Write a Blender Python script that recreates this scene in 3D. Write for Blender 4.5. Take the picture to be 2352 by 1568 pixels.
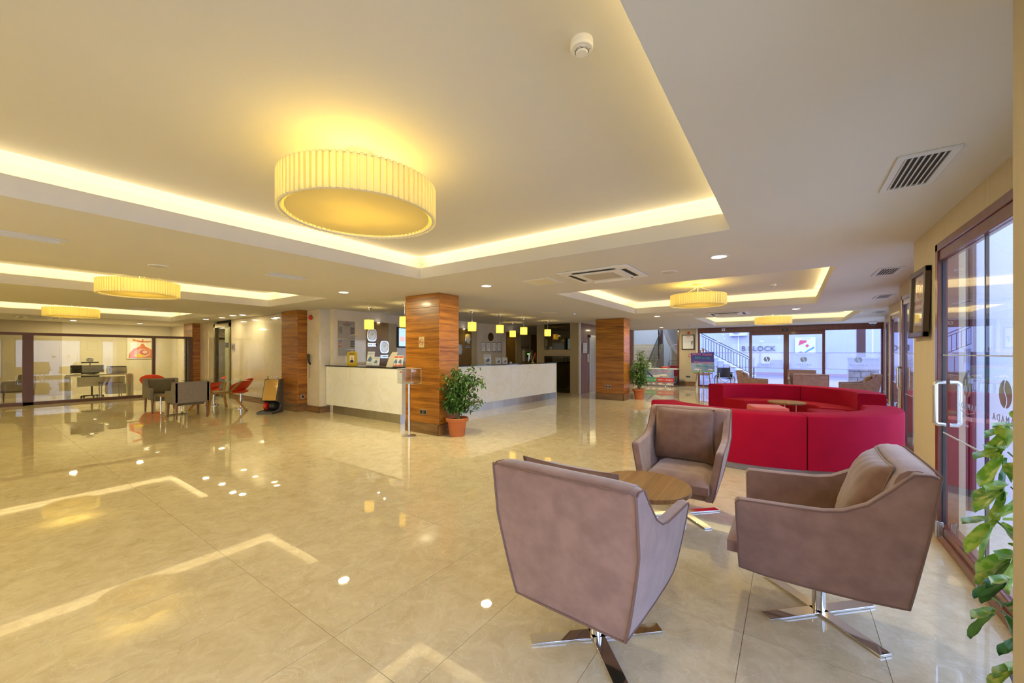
import bpy, math, random
from mathutils import Vector, Matrix, Euler
random.seed(7)
PI = math.pi
scene = bpy.context.scene
for o in list(bpy.data.objects): bpy.data.objects.remove(o)
col = scene.collection
# ------------------------------------------------------------------ camera
YAW = math.radians(35.225)
cam_d = bpy.data.cameras.new('camera'); cam = bpy.data.objects.new('camera', cam_d); col.objects.link(cam)
cam_d.sensor_width = 36.0; cam_d.lens = 905.0/2352*36.0; cam_d.shift_y = 26.0/2352; cam_d.clip_start = 0.05
cam.location = (0, 0, 1.5); cam.rotation_euler = (PI/2, 0, YAW)
scene.camera = cam
# ------------------------------------------------------------------ world, exposure
SKY = 2.6; LAMP = .23; COVE = .52; DOWN = .45
w = bpy.data.worlds.new('world'); scene.world = w; w.use_nodes = True
nt = w.node_tree; nt.nodes.clear()
wo = nt.nodes.new('ShaderNodeOutputWorld'); bg = nt.nodes.new('ShaderNodeBackground')
tc = nt.nodes.new('ShaderNodeTexCoord'); sx = nt.nodes.new('ShaderNodeSeparateXYZ'); rp = nt.nodes.new('ShaderNodeValToRGB')
nt.links.new(tc.outputs['Generated'], sx.inputs[0]); nt.links.new(sx.outputs['Z'], rp.inputs[0])
rp.color_ramp.elements[0].position = 0.0; rp.color_ramp.elements[0].color = (.72, .79, 1.0, 1)
rp.color_ramp.elements[1].position = 0.6; rp.color_ramp.elements[1].color = (.40, .55, 1.0, 1)
nt.links.new(rp.outputs[0], bg.inputs[0]); bg.inputs[1].default_value = SKY
nt.links.new(bg.outputs[0], wo.inputs[0])
scene.view_settings.view_transform = 'Standard'; scene.view_settings.look = 'None'
scene.view_settings.gamma = 1.0; scene.view_settings.use_curve_mapping = False
scene.view_settings.exposure = 1.0

def L(kind, name, loc, energy, color, rot=(0, 0, 0), **kw):
    d = bpy.data.lights.new(name, kind); d.energy = energy; d.color = color
    for k, v in kw.items(): setattr(d, k, v)
    o = bpy.data.objects.new(name, d); col.objects.link(o); o.location = loc; o.rotation_euler = rot
    return o
# daylight sun, high and soft, over the court outside
L('SUN', 'sun', (0, 0, 30), 2.5, (1, .97, .94), rot=(math.radians(40), 0, math.radians(-125)), angle=.3)
WARM = (1.0, .72, .16); CREAM = (1.0, .80, .42); WHT = (1.0, .86, .48)
H = 2.59
# ------------------------------------------------------------------ materials
MATS = {}
def mat(name, c, rough=.5, metal=0, n=0, ns=8, c2=None, stretch=(1, 1, 1), bump=0, bs=None, emit=0, ec=None, coat=0, sheen=0, spec=.5, detail=4, trans=0, warp=0, lo=.35, hi=.65):
    if name in MATS: return MATS[name]
    m = bpy.data.materials.new(name); m.use_nodes = True; t = m.node_tree; p = t.nodes['Principled BSDF']
    p.inputs['Base Color'].default_value = (*c, 1); p.inputs['Roughness'].default_value = rough; p.inputs['Metallic'].default_value = metal
    p.inputs['Coat Weight'].default_value = coat; p.inputs['Coat Roughness'].default_value = .08
    p.inputs['Sheen Weight'].default_value = sheen; p.inputs['Specular IOR Level'].default_value = spec
    if emit: p.inputs['Emission Color'].default_value = (*(ec or c), 1); p.inputs['Emission Strength'].default_value = emit
    if n or bump:
        co = t.nodes.new('ShaderNodeTexCoord'); mp = t.nodes.new('ShaderNodeMapping'); mp.inputs['Scale'].default_value = stretch
        g = t.nodes.new('ShaderNodeNewGeometry')
        t.links.new(g.outputs['Position'], mp.inputs[0])
        nz = t.nodes.new('ShaderNodeTexNoise'); nz.inputs['Scale'].default_value = ns; nz.inputs['Detail'].default_value = detail; nz.inputs['Distortion'].default_value = warp
        t.links.new(mp.outputs[0], nz.inputs['Vector'])
        if n:
            r = t.nodes.new('ShaderNodeValToRGB'); cc = c2 or tuple(max(0, x*(1-n)) for x in c)
            r.color_ramp.elements[0].position = lo; r.color_ramp.elements[0].color = (*cc, 1)
            r.color_ramp.elements[1].position = hi; r.color_ramp.elements[1].color = (*c, 1)
            t.links.new(nz.outputs[0], r.inputs[0]); t.links.new(r.outputs[0], p.inputs['Base Color'])
        if bump:
            b = t.nodes.new('ShaderNodeBump'); b.inputs['Strength'].default_value = bump; b.inputs['Distance'].default_value = .01
            if bs:
                n2 = t.nodes.new('ShaderNodeTexNoise'); n2.inputs['Scale'].default_value = bs; t.links.new(mp.outputs[0], n2.inputs['Vector']); t.links.new(n2.outputs[0], b.inputs['Height'])
            else: t.links.new(nz.outputs[0], b.inputs['Height'])
            t.links.new(b.outputs[0], p.inputs['Normal'])
    MATS[name] = m; return m
def glass_mat(name, tint=(1, 1, 1), refl=.05, rough=0.0, frost=0, fc=(.8, .85, 1)):
    if name in MATS: return MATS[name]
    m = bpy.data.materials.new(name); m.use_nodes = True; t = m.node_tree; t.nodes.clear()
    o = t.nodes.new('ShaderNodeOutputMaterial'); tr = t.nodes.new('ShaderNodeBsdfTransparent'); gl = t.nodes.new('ShaderNodeBsdfGlossy')
    tr.inputs[0].default_value = (*tint, 1); gl.inputs['Roughness'].default_value = rough
    fr = t.nodes.new('ShaderNodeFresnel'); fr.inputs[0].default_value = 1.5
    mu = t.nodes.new('ShaderNodeMath'); mu.operation = 'MULTIPLY_ADD'; mu.inputs[1].default_value = 1.5; mu.inputs[2].default_value = refl
    mu.use_clamp = True
    t.links.new(fr.outputs[0], mu.inputs[0])
    gb = t.nodes.new('ShaderNodeNewGeometry'); iv = t.nodes.new('ShaderNodeMath'); iv.operation = 'SUBTRACT'; iv.inputs[0].default_value = 1; t.links.new(gb.outputs['Backfacing'], iv.inputs[1])
    m0 = t.nodes.new('ShaderNodeMath'); m0.operation = 'MULTIPLY'; t.links.new(mu.outputs[0], m0.inputs[0]); t.links.new(iv.outputs[0], m0.inputs[1])
    mx = t.nodes.new('ShaderNodeMixShader'); t.links.new(m0.outputs[0], mx.inputs[0])
    if frost:
        df = t.nodes.new('ShaderNodeBsdfTranslucent'); df.inputs[0].default_value = (*fc, 1)
        d2 = t.nodes.new('ShaderNodeBsdfDiffuse'); d2.inputs[0].default_value = (*fc, 1)
        m3 = t.nodes.new('ShaderNodeMixShader'); m3.inputs[0].default_value = .35; t.links.new(df.outputs[0], m3.inputs[1]); t.links.new(d2.outputs[0], m3.inputs[2])
        m2 = t.nodes.new('ShaderNodeMixShader'); m2.inputs[0].default_value = frost
        t.links.new(tr.outputs[0], m2.inputs[1]); t.links.new(m3.outputs[0], m2.inputs[2]); t.links.new(m2.outputs[0], mx.inputs[1])
    else: t.links.new(tr.outputs[0], mx.inputs[1])
    t.links.new(gl.outputs[0], mx.inputs[2]); t.links.new(mx.outputs[0], o.inputs[0])
    MATS[name] = m; return m
def cloth_lamp(name, c, transl=.6, emit=.0):
    if name in MATS: return MATS[name]
    m = bpy.data.materials.new(name); m.use_nodes = True; t = m.node_tree; t.nodes.clear()
    o = t.nodes.new('ShaderNodeOutputMaterial'); d = t.nodes.new('ShaderNodeBsdfDiffuse'); r = t.nodes.new('ShaderNodeBsdfTranslucent')
    d.inputs[0].default_value = (*c, 1); r.inputs[0].default_value = (*c, 1)
    mx = t.nodes.new('ShaderNodeMixShader'); mx.inputs[0].default_value = transl
    t.links.new(d.outputs[0], mx.inputs[1]); t.links.new(r.outputs[0], mx.inputs[2])
    e = t.nodes.new('ShaderNodeEmission'); e.inputs[0].default_value = (*WARM, 1); e.inputs[1].default_value = emit
    a = t.nodes.new('ShaderNodeAddShader'); t.links.new(mx.outputs[0], a.inputs[0]); t.links.new(e.outputs[0], a.inputs[1])
    t.links.new(a.outputs[0], o.inputs[0]); MATS[name] = m; return m
def marble(name, c1, c2, vein, rough, sc=1.3, vs=2.2, vw=.035, bump=0, spec=.5):
    if name in MATS: return MATS[name]
    m = bpy.data.materials.new(name); m.use_nodes = True; t = m.node_tree; p = t.nodes['Principled BSDF']
    g = t.nodes.new('ShaderNodeNewGeometry'); nz = t.nodes.new('ShaderNodeTexNoise'); nz.inputs['Scale'].default_value = sc*4; nz.inputs['Detail'].default_value = 9; nz.inputs['Roughness'].default_value = .7; nz.inputs['Distortion'].default_value = .8
    oi = t.nodes.new('ShaderNodeObjectInfo'); vm = t.nodes.new('ShaderNodeVectorMath'); vm.operation = 'MULTIPLY_ADD'; vm.inputs[1].default_value = (17, 31, 11)
    t.links.new(oi.outputs['Random'], vm.inputs[0]); t.links.new(g.outputs['Position'], vm.inputs[2])
    t.links.new(vm.outputs[0], nz.inputs['Vector'])
    r = t.nodes.new('ShaderNodeValToRGB'); r.color_ramp.elements[0].position = .3; r.color_ramp.elements[0].color = (*c1, 1); r.color_ramp.elements[1].position = .7; r.color_ramp.elements[1].color = (*c2, 1)
    t.links.new(nz.outputs[0], r.inputs[0])
    v = t.nodes.new('ShaderNodeTexNoise'); v.inputs['Scale'].default_value = vs; v.inputs['Detail'].default_value = 6; v.inputs['Distortion'].default_value = 1.6
    t.links.new(vm.outputs[0], v.inputs['Vector'])
    a = t.nodes.new('ShaderNodeMath'); a.operation = 'SUBTRACT'; a.inputs[1].default_value = .5; t.links.new(v.outputs[0], a.inputs[0])
    b = t.nodes.new('ShaderNodeMath'); b.operation = 'ABSOLUTE'; t.links.new(a.outputs[0], b.inputs[0])
    r2 = t.nodes.new('ShaderNodeValToRGB'); r2.color_ramp.elements[0].position = 0; r2.color_ramp.elements[0].color = (.5, .5, .5, 1); r2.color_ramp.elements[1].position = vw; r2.color_ramp.elements[1].color = (0, 0, 0, 1)
    t.links.new(b.outputs[0], r2.inputs[0])
    mx = t.nodes.new('ShaderNodeMix'); mx.data_type = 'RGBA'; t.links.new(r2.outputs[0], mx.inputs[0]); t.links.new(r.outputs[0], mx.inputs[6]); mx.inputs[7].default_value = (*vein, 1)
    t.links.new(mx.outputs[2], p.inputs['Base Color']); p.inputs['Roughness'].default_value = rough; p.inputs['Specular IOR Level'].default_value = spec
    MATS[name] = m; return m
def wood(name, c1, c2, axis='z', sc=6, rough=.3, coat=.3, band=26):
    """grain: thin bands across the given axis, long along the others"""
    st = {'z': (.35, .35, 1), 'x': (1, .3, .3), 'y': (.3, 1, .3)}[axis]
    m = bpy.data.materials.new(name); m.use_nodes = True; t = m.node_tree; p = t.nodes['Principled BSDF']
    g = t.nodes.new('ShaderNodeNewGeometry'); mp = t.nodes.new('ShaderNodeMapping'); mp.inputs['Scale'].default_value = tuple(s*sc if s == 1 else s for s in st)
    t.links.new(g.outputs['Position'], mp.inputs[0])
    oi = t.nodes.new('ShaderNodeObjectInfo'); vm = t.nodes.new('ShaderNodeVectorMath'); vm.operation = 'MULTIPLY_ADD'; vm.inputs[1].default_value = (9, 7, 5)
    t.links.new(oi.outputs['Random'], vm.inputs[0]); t.links.new(mp.outputs[0], vm.inputs[2])
    nz = t.nodes.new('ShaderNodeTexNoise'); nz.inputs['Scale'].default_value = 2.2; nz.inputs['Detail'].default_value = 8; nz.inputs['Distortion'].default_value = .4; nz.inputs['Roughness'].default_value = .65
    t.links.new(vm.outputs[0], nz.inputs['Vector'])
    n2 = t.nodes.new('ShaderNodeTexNoise'); n2.inputs['Scale'].default_value = 9; n2.inputs['Detail'].default_value = 3; t.links.new(vm.outputs[0], n2.inputs['Vector'])
    ad = t.nodes.new('ShaderNodeMath'); ad.operation = 'MULTIPLY_ADD'; ad.inputs[1].default_value = .35; t.links.new(n2.outputs[0], ad.inputs[0]); t.links.new(nz.outputs[0], ad.inputs[2])
    r = t.nodes.new('ShaderNodeValToRGB'); r.color_ramp.elements[0].position = .52; r.color_ramp.elements[0].color = (*c1, 1); r.color_ramp.elements[1].position = .80; r.color_ramp.elements[1].color = (*c2, 1)
    t.links.new(ad.outputs[0], r.inputs[0]); t.links.new(r.outputs[0], p.inputs['Base Color'])
    p.inputs['Roughness'].default_value = rough; p.inputs['Coat Weight'].default_value = coat; p.inputs['Coat Roughness'].default_value = .12
    MATS[name] = m; return m
# ------------------------------------------------------------------ geometry helper
class B:
    def __init__(s): s.v = []; s.f = []
    def add(s, vs, fs):
        o = len(s.v); s.v += [tuple(p) for p in vs]; s.f += [tuple(i+o for i in f) for f in fs]; return s
    def bx(s, x0, x1, y0, y1, z0, z1, m=None):
        vs = [(x, y, z) for z in (z0, z1) for y in (y0, y1) for x in (x0, x1)]
        if m is not None: vs = [m @ Vector(p) for p in vs]
        return s.add(vs, [(0, 2, 3, 1), (4, 5, 7, 6), (0, 1, 5, 4), (2, 6, 7, 3), (0, 4, 6, 2), (1, 3, 7, 5)])
    def cb(s, c, d, m=None): return s.bx(c[0]-d[0]/2, c[0]+d[0]/2, c[1]-d[1]/2, c[1]+d[1]/2, c[2]-d[2]/2, c[2]+d[2]/2, m)
    def tube(s, pts, r, n=10, cap=True, closed=False):
        P = [Vector(p) for p in pts]; k = len(P); R = r if isinstance(r, (list, tuple)) else [r]*k; o = len(s.v)
        up = None
        for i in range(k):
            if closed: t = P[(i+1) % k]-P[i-1]
            else: t = P[min(i+1, k-1)]-P[max(i-1, 0)]
            t = t.normalized() if t.length > 1e-9 else Vector((0, 0, 1))
            if up is None:
                up = Vector((0, 0, 1)) if abs(t.z) < .9 else Vector((1, 0, 0))
            a = t.cross(up)
            if a.length < 1e-5: a = t.cross(Vector((1, 0, 0)))
            a.normalize(); b = a.cross(t).normalized(); up = b
            for j in range(n):
                q = P[i]+a*R[i]*math.cos(2*PI*j/n)+b*R[i]*math.sin(2*PI*j/n); s.v.append(tuple(q))
        for i in range(k if closed else k-1):
            i2 = (i+1) % k
            for j in range(n): s.f.append((o+i*n+j, o+i*n+(j+1) % n, o+i2*n+(j+1) % n, o+i2*n+j))
        if cap and not closed: s.f.append(tuple(o+j for j in range(n))[::-1]); s.f.append(tuple(o+(k-1)*n+j for j in range(n)))
        return s
    def lathe(s, prof, n=24, c=(0, 0, 0), cap=True):
        o = len(s.v)
        for (r, z) in prof:
            for j in range(n): s.v.append((c[0]+r*math.cos(2*PI*j/n), c[1]+r*math.sin(2*PI*j/n), c[2]+z))
        for i in range(len(prof)-1):
            for j in range(n): s.f.append((o+i*n+j, o+i*n+(j+1) % n, o+(i+1)*n+(j+1) % n, o+(i+1)*n+j))
        if cap: s.f.append(tuple(o+j for j in range(n))[::-1]); s.f.append(tuple(o+(len(prof)-1)*n+j for j in range(n)))
        return s
    def grid(s, fn, nu, nv, cu=False):
        o = len(s.v)
        for i in range(nu+(0 if cu else 1)):
            for j in range(nv+1): s.v.append(tuple(fn(i/nu, j/nv)))
        k = nv+1; N = nu if cu else nu+1
        for i in range(nu):
            for j in range(nv): s.f.append((o+i*k+j, o+((i+1) % N)*k+j, o+((i+1) % N)*k+j+1, o+i*k+j+1))
        return s
    def prism(s, poly, h0, h1, m=None):
        """polygon in xy, extruded along z"""
        n = len(poly); vs = [(p[0], p[1], h0) for p in poly]+[(p[0], p[1], h1) for p in poly]
        if m is not None: vs = [m @ Vector(p) for p in vs]
        return s.add(vs, [tuple(range(n))[::-1], tuple(range(n, 2*n))]+[(i, (i+1) % n, n+(i+1) % n, n+i) for i in range(n)])
    def mesh(s, name, m, smooth=None):
        me = bpy.data.meshes.new(name); me.from_pydata(s.v, [], s.f); me.validate(); me.update()
        if m: me.materials.append(m)
        if smooth is not None:
            me.polygons.foreach_set('use_smooth', [True]*len(me.polygons)); me.set_sharp_from_angle(angle=math.radians(smooth))
        return me
def tag(o, label=None, cat=None, group=None, kind=None):
    if label: o['label'] = label
    if cat: o['category'] = cat
    if group: o['group'] = group
    if kind: o['kind'] = kind
    return o
def ob(name, b, m, parent=None, smooth=None, bev=0, loc=None, rot=None, label=None, cat=None, group=None, kind=None, seg=2):
    me = b.mesh(name, m, smooth) if isinstance(b, B) else b
    o = bpy.data.objects.new(name, me); col.objects.link(o)
    if parent: o.parent = parent
    if loc: o.location = loc
    if rot: o.rotation_euler = rot
    if bev:
        md = o.modifiers.new('bevel', 'BEVEL'); md.width = bev; md.segments = seg; md.limit_method = 'ANGLE'; md.angle_limit = math.radians(40)
        if seg > 1 and smooth is None:
            me.polygons.foreach_set('use_smooth', [True]*len(me.polygons)); me.set_sharp_from_angle(angle=math.radians(80))
    return tag(o, label, cat, group, kind)
def emp(name, loc, label, cat, rz=0, group=None, kind=None):
    o = bpy.data.objects.new(name, None); col.objects.link(o); o.location = loc; o.rotation_euler = (0, 0, rz); o.empty_display_size = .1
    return tag(o, label, cat, group, kind)
def dup(root, loc, rz=None, label=None, group=None):
    def cp(o, par):
        c = o.copy(); col.objects.link(c)
        if par: c.parent = par
        for ch in list(o.children):
            if ch.type == 'LIGHT':
                l = ch.copy(); col.objects.link(l); l.parent = c
            else: cp(ch, c)
        return c
    r = cp(root, None); r.location = loc
    if rz is not None: r.rotation_euler = (0, 0, rz)
    if label: r['label'] = label
    if group: r['group'] = group
    return r
def txt(body, size, m, parent, loc, rot, ext=.002, name='lettering', align='CENTER', sx=1, sp=1):
    c = bpy.data.curves.new('t', 'FONT'); c.body = body; c.size = size; c.extrude = ext; c.align_x = align; c.align_y = 'CENTER'; c.resolution_u = 2; c.space_character = sp
    t = bpy.data.objects.new('t', c); col.objects.link(t)
    bpy.context.view_layer.update()
    me = bpy.data.meshes.new_from_object(t.evaluated_get(bpy.context.evaluated_depsgraph_get()))
    bpy.data.objects.remove(t); bpy.data.curves.remove(c)
    me.materials.clear(); me.materials.append(m)
    o = bpy.data.objects.new(name, me); col.objects.link(o); o.parent = parent; o.location = loc; o.rotation_euler = rot; o.scale = (sx, 1, 1)
    return o
def rz(a): return Matrix.Rotation(a, 4, 'Z')
# common materials
M_ceil = mat('ceiling_paint', (.68, .65, .58), .9, n=.03, ns=.6)
M_wall = mat('beige_wallpaper', (.60, .50, .32), .7, n=.06, ns=30, stretch=(1, 1, .1))
M_white = mat('white_paint', (.80, .79, .76), .6)
M_ext = mat('white_render', (.66, .69, .75), .9, n=.04, ns=3, bump=.25, bs=60)
M_floor = marble('polished_beige_marble', (.57, .47, .29), (.76, .67, .46), (.82, .76, .60), .018, sc=1.8, vs=5, vw=.011, spec=.8)
M_joint = mat('floor_joint', (.30, .22, .12), .5)
M_wmarb = marble('cream_wall_marble', (.66, .58, .44), (.74, .67, .53), (.70, .62, .48), .05, sc=.8, vs=1.3, vw=.03)
M_onyx = marble('white_onyx', (.82, .82, .76), (.88, .88, .85), (.80, .74, .58), .18, sc=.5, vs=1.0, vw=.035)
M_teak = wood('teak_veneer', (.18, .052, .004), (.46, .175, .016), 'z', 7, .34, .15)
M_teakb = wood('teak_plinth', (.13, .06, .018), (.27, .14, .05), 'z', 5, .35, .2)
M_steel = mat('brushed_steel', (.55, .53, .50), .28, 1, n=.15, ns=5, stretch=(1, 1, .05))
M_chrome = mat('chrome', (.82, .82, .84), .06, 1)
M_blackg = mat('black_glass_top', (.015, .012, .010), .08)
M_mahog = mat('mahogany_frame', (.17, .045, .022), .3, n=.3, ns=20, stretch=(1, 1, .15), coat=.4)
M_bfr = mat('brown_aluminium', (.115, .05, .032), .35)
M_black = mat('black_plastic', (.02, .02, .022), .35)
M_dark = mat('dark_void', (.02, .018, .015), .8)
M_glass = glass_mat('clear_glass', (.95, .97, .98), .03)
M_glassd = glass_mat('office_glass', (.96, .97, .95), .06)
M_gold = mat('gold_plate', (.70, .48, .12), .3, .8)
M_silver = mat('silver_plate', (.75, .76, .72), .15, 1)
M_paper = mat('white_paper', (.85, .85, .83), .6)
M_red = mat('red_plastic', (.65, .03, .02), .35)
M_terra = mat('terracotta_plastic', (.58, .17, .05), .55, n=.12, ns=5)
M_soil = mat('soil', (.05, .03, .02), .95, n=.4, ns=60)
M_grey = mat('grey_plastic', (.35, .35, .36), .5)
M_vent = mat('vent_paint', (.66, .66, .64), .5)
M_ink = mat('dark_ink', (.05, .05, .06), .6)
# ------------------------------------------------------------------ setting
def struct(name, b, m, parent=None, smooth=None, bev=0, label=None):
    return ob(name, b, m, parent, smooth, bev, kind='structure' if parent is None else None, label=label)
# facade steps: (x, y0, y1)
FAC = [(.12, -6.5, -1.62), (.56, -1.62, 1.88), (1.0, 1.88, 5.48), (1.45, 5.48, 8.86), (1.88, 8.86, 12.6), (2.30, 12.6, 16.0), (2.72, 16.0, 19.2)]
# coffers (x0, x1, y0, y1)
COF = [(-4.46, -.43, -.62, 3.96), (-10.06, -7.57, -.75, 4.30), (-17.6, -13.55, -.75, 4.36), (-3.53, .47, 6.41, 10.98), (-2.46, 1.53, 13.45, 17.8)]
# floor base + tiles
fl = struct('floor', B().bx(-21.6, 3.2, -6.8, 19.3, -.12, -.004), M_joint)
tw, tl = .587, 1.28
cells = []
for i in range(-36, 5):
    for j in range(-7, 15):
        x0 = -.205+i*tw; y0 = 1.155+j*tl
        x1, y1 = min(x0+tw, 3.1), min(y0+tl, 19.2)
        x0, y0 = max(x0, -21.5), max(y0, -6.6)
        if x1-x0 < .02 or y1-y0 < .02: continue
        cx_, cy_ = (x0+x1)/2, (y0+y1)/2
        D = -cx_*math.sin(YAW)+cy_*math.cos(YAW); l = cx_*math.cos(YAW)+cy_*math.sin(YAW)
        vis = D > .2 and abs(l/D) < 1.6
        cells.append((0 if vis else 1, D*D+l*l, x0, x1, y0, y1))
cells.sort()
tilem = {}; rest = B()
for k, (nv, d, x0, x1, y0, y1) in enumerate(cells):
    tx, ty = random.uniform(-1, 1)*.0007, random.uniform(-1, 1)*.0004
    a, b_ = (x1-x0)/2-.0012, (y1-y0)/2-.0012
    vs = [(-a, -b_, -tx-ty), (a, -b_, tx-ty), (a, b_, tx+ty), (-a, b_, -tx+ty)]
    vs = [(p[0], p[1], p[2]*.5) for p in vs]
    bot = [(p[0], p[1], -.0035) for p in vs]
    fs = [(0, 1, 2, 3), (7, 6, 5, 4), (0, 4, 5, 1), (1, 5, 6, 2), (2, 6, 7, 3), (3, 7, 4, 0)]
    if k < 300 and nv == 0:
        b = B().add(vs+bot, fs)
        ob('tile', b, M_floor, fl, loc=((x0+x1)/2, (y0+y1)/2, 0))
    else:
        c = ((x0+x1)/2, (y0+y1)/2)
        rest.add([(p[0]+c[0], p[1]+c[1], p[2]) for p in vs+bot], fs)
tag(ob('tile', rest, M_floor, fl), kind='stuff')
# ceiling with coffer holes
xs = sorted(set([-21.6, 3.2]+[f[0]+.1 for f in FAC]+[c[0] for c in COF]+[c[1] for c in COF])); ys = sorted(set([-6.8, 19.25]+[f[1]-.05 for f in FAC[1:]]+[c[2] for c in COF]+[c[3] for c in COF]))
cb = B()
for i in range(len(xs)-1):
    for j in range(len(ys)-1):
        mx, my = (xs[i]+xs[i+1])/2, (ys[j]+ys[j+1])/2
        if any(c[0] < mx < c[1] and c[2] < my < c[3] for c in COF): continue
        if any(f[1]-.05 < my < f[2]-.05 and mx > f[0]+.1 for f in FAC): continue
        cb.add([(xs[i], ys[j], H), (xs[i+1], ys[j], H), (xs[i+1], ys[j+1], H), (xs[i], ys[j+1], H)], [(0, 3, 2, 1)])
struct('ceiling', cb, M_ceil)
sb = B()
for f in FAC: sb.bx(-21.7, f[0]+.14, f[1], f[2]-.001, 3.2, 3.3).bx(f[0]+.02, f[0]+.14, f[1], f[2]-.001, H, 3.2)
struct('ceiling_slab', sb, M_ext)
def coffer(k, x0, x1, y0, y1):
    s, zl, zp, zs = .33, 2.745, 2.893, 2.965
    b = B()
    def ring(xa, xb, ya, yb): return [(xa, ya), (xb, ya), (xb, yb), (xa, yb)]
    def strip(r1, z1, r2, z2):
        for i in range(4):
            a, c = r1[i], r1[(i+1) % 4]; d, e = r2[(i+1) % 4], r2[i]
            b.add([(a[0], a[1], z1), (c[0], c[1], z1), (d[0], d[1], z2), (e[0], e[1], z2)], [(0, 1, 2, 3)])
    R0 = ring(x0, x1, y0, y1); R1 = ring(x0-s, x1+s, y0-s, y1+s); R2 = ring(x0+.04, x1-.04, y0+.04, y1-.04); R3 = ring(x0-.02, x1+.02, y0-.02, y1+.02)
    strip(R0, H-.0005, R0, zl); strip(R0, zl, R3, zl); strip(R3, zl, R3, zl-.03); strip(R3, zl-.03, R1, zl-.03); strip(R1, zl-.03, R1, zs-.05)
    R4 = ring(x0-s+.05, x1+s-.05, y0-s+.05, y1+s-.05)
    strip(R1, zs-.05, R4, zs); strip(R4, zs, R2, zs); strip(R2, zs, R2, zp)
    b.add([(p[0], p[1], zp) for p in R2], [(0, 3, 2, 1)])
    b.add([(p[0], p[1], zs+.01) for p in R1], [(0, 1, 2, 3)])
    o = struct('ceiling_coffer' if k == 0 else 'ceiling_coffer.%03d' % k, b, M_ceil)
    for (lx, ly, sx_, sy_) in (((x0+x1)/2, y0-.15, x1-x0+.3, .05), ((x0+x1)/2, y1+.15, x1-x0+.3, .05), (x0-.15, (y0+y1)/2, .05, y1-y0+.3), (x1+.15, (y0+y1)/2, .05, y1-y0+.3)):
        L('AREA', 'cove_light', (lx, ly, zl-.015), 3.6*max(sx_, sy_)*COVE, CREAM, (PI, 0, 0), shape='RECTANGLE', size=sx_, size_y=sy_)
    return o
for k, c in enumerate(COF): coffer(k, *c)
# tiled wall helper: tiles on plane starting at p0 going along unit u, outward normal n
def tiled(name, p0, u, length, z0, z1, tw, th, m, thick=.02, off=0, parent=None, back=None):
    ux, uy = u; n = (uy, -ux)
    r = parent
    if r is None:
        b = B(); q = Matrix(((ux, n[0], 0, p0[0]), (uy, n[1], 0, p0[1]), (0, 0, 1, 0), (0, 0, 0, 1)))
        b.bx(0, length, -.14, -thick*.25, z0, z1, q); r = struct(name, b, back or m)
    q = math.atan2(uy, ux); t = -off; cache = {}
    while t < length-.01:
        a0, a1 = max(t, 0), min(t+tw, length); z = z0
        while z < z1-.01:
            zb = min(z+th, z1); key = (round(a1-a0, 3), round(zb-z, 3))
            if key not in cache:
                cache[key] = B().bx(-(a1-a0)/2+.002, (a1-a0)/2-.002, -thick*.25-.0, thick*.25, -(zb-z)/2+.002, (zb-z)/2-.002).mesh('tile', m)
            am = (a0+a1)/2
            o = bpy.data.objects.new('tile', cache[key]); col.objects.link(o); o.parent = r
            o.location = (p0[0]+ux*am+n[0]*thick*.25*0, p0[1]+uy*am, (z+zb)/2); o.rotation_euler = (0, 0, q+random.uniform(-.001, .001))
            z = zb
        t += tw
    return r
def skirting(name, p0, p1, h=.14, th=.02, m=None):
    d = Vector((p1[0]-p0[0], p1[1]-p0[1])); l = d.length; q = math.atan2(d.y, d.x)
    b = B().bx(0, l, -th, 0, 0, h, Matrix.Translation((p0[0], p0[1], 0)) @ rz(q)); return struct(name, b, m or M_teakb)
# left marble wall  y=5.27 from x=-17.87 to -9.6 (front face towards -y), with the dark doorway
tiled('wall_marble_left', (-17.9, 5.27), (1, 0), 1.42, 0, H, .9, .79, M_wmarb)
tiled('wall_marble_middle', (-15.03, 5.27), (1, 0), 5.43, 0, H, 1.21, .79, M_wmarb)
tiled('wall_marble_corner', (-9.6, 5.26), (0, 1), .3, 0, H, 1.2, .79, M_wmarb)
skirting('baseboard_left', (-15.03, 5.255), (-11.1, 5.255), .16)
skirting('baseboard_middle', (-10.2, 5.255), (-9.58, 5.255), .16)
skirting('baseboard_corner', (-9.575, 5.25), (-9.575, 5.45), .16)
# reception wall x=-9.3
tiled('wall_reception', (-9.3, 5.45), (0, 1), 9.8, 0, H, 1.4, .79, M_wmarb)
struct('wall_reception_end', B().bx(-9.5, -6.2, 15.25, 15.4, 0, H), M_wall)
struct('wall_back_left', B().bx(-21.7, -21.2, -6.8, 6.0, 0, H), mat('office_paint', (.66, .60, .46), .8))
wb = B().bx(-21.7, -5, -6.9, -6.6, 0, H).bx(-5, .4, -6.9, -6.6, 2.4, H)
for i in range(4, 7): wb.bx(-15+2.5*i, -14.8+2.5*i, -6.9, -6.6, 0, 2.4)
struct('wall_behind', wb, M_white)
wn = emp('window_behind', (0, -6.7, 0), None, None, kind='structure')
for i in range(4, 6): ob('glass_pane', B().bx(-14.8+2.5*i, -12.5+2.5*i, -.01, 0, .0, 2.4), M_glass, wn)
struct('terrace_behind', B().bx(-22, 1, -16, -6.9, -.16, -.02), mat('terrace_stone', (.66, .65, .63), .7, n=.1, ns=4))
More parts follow.
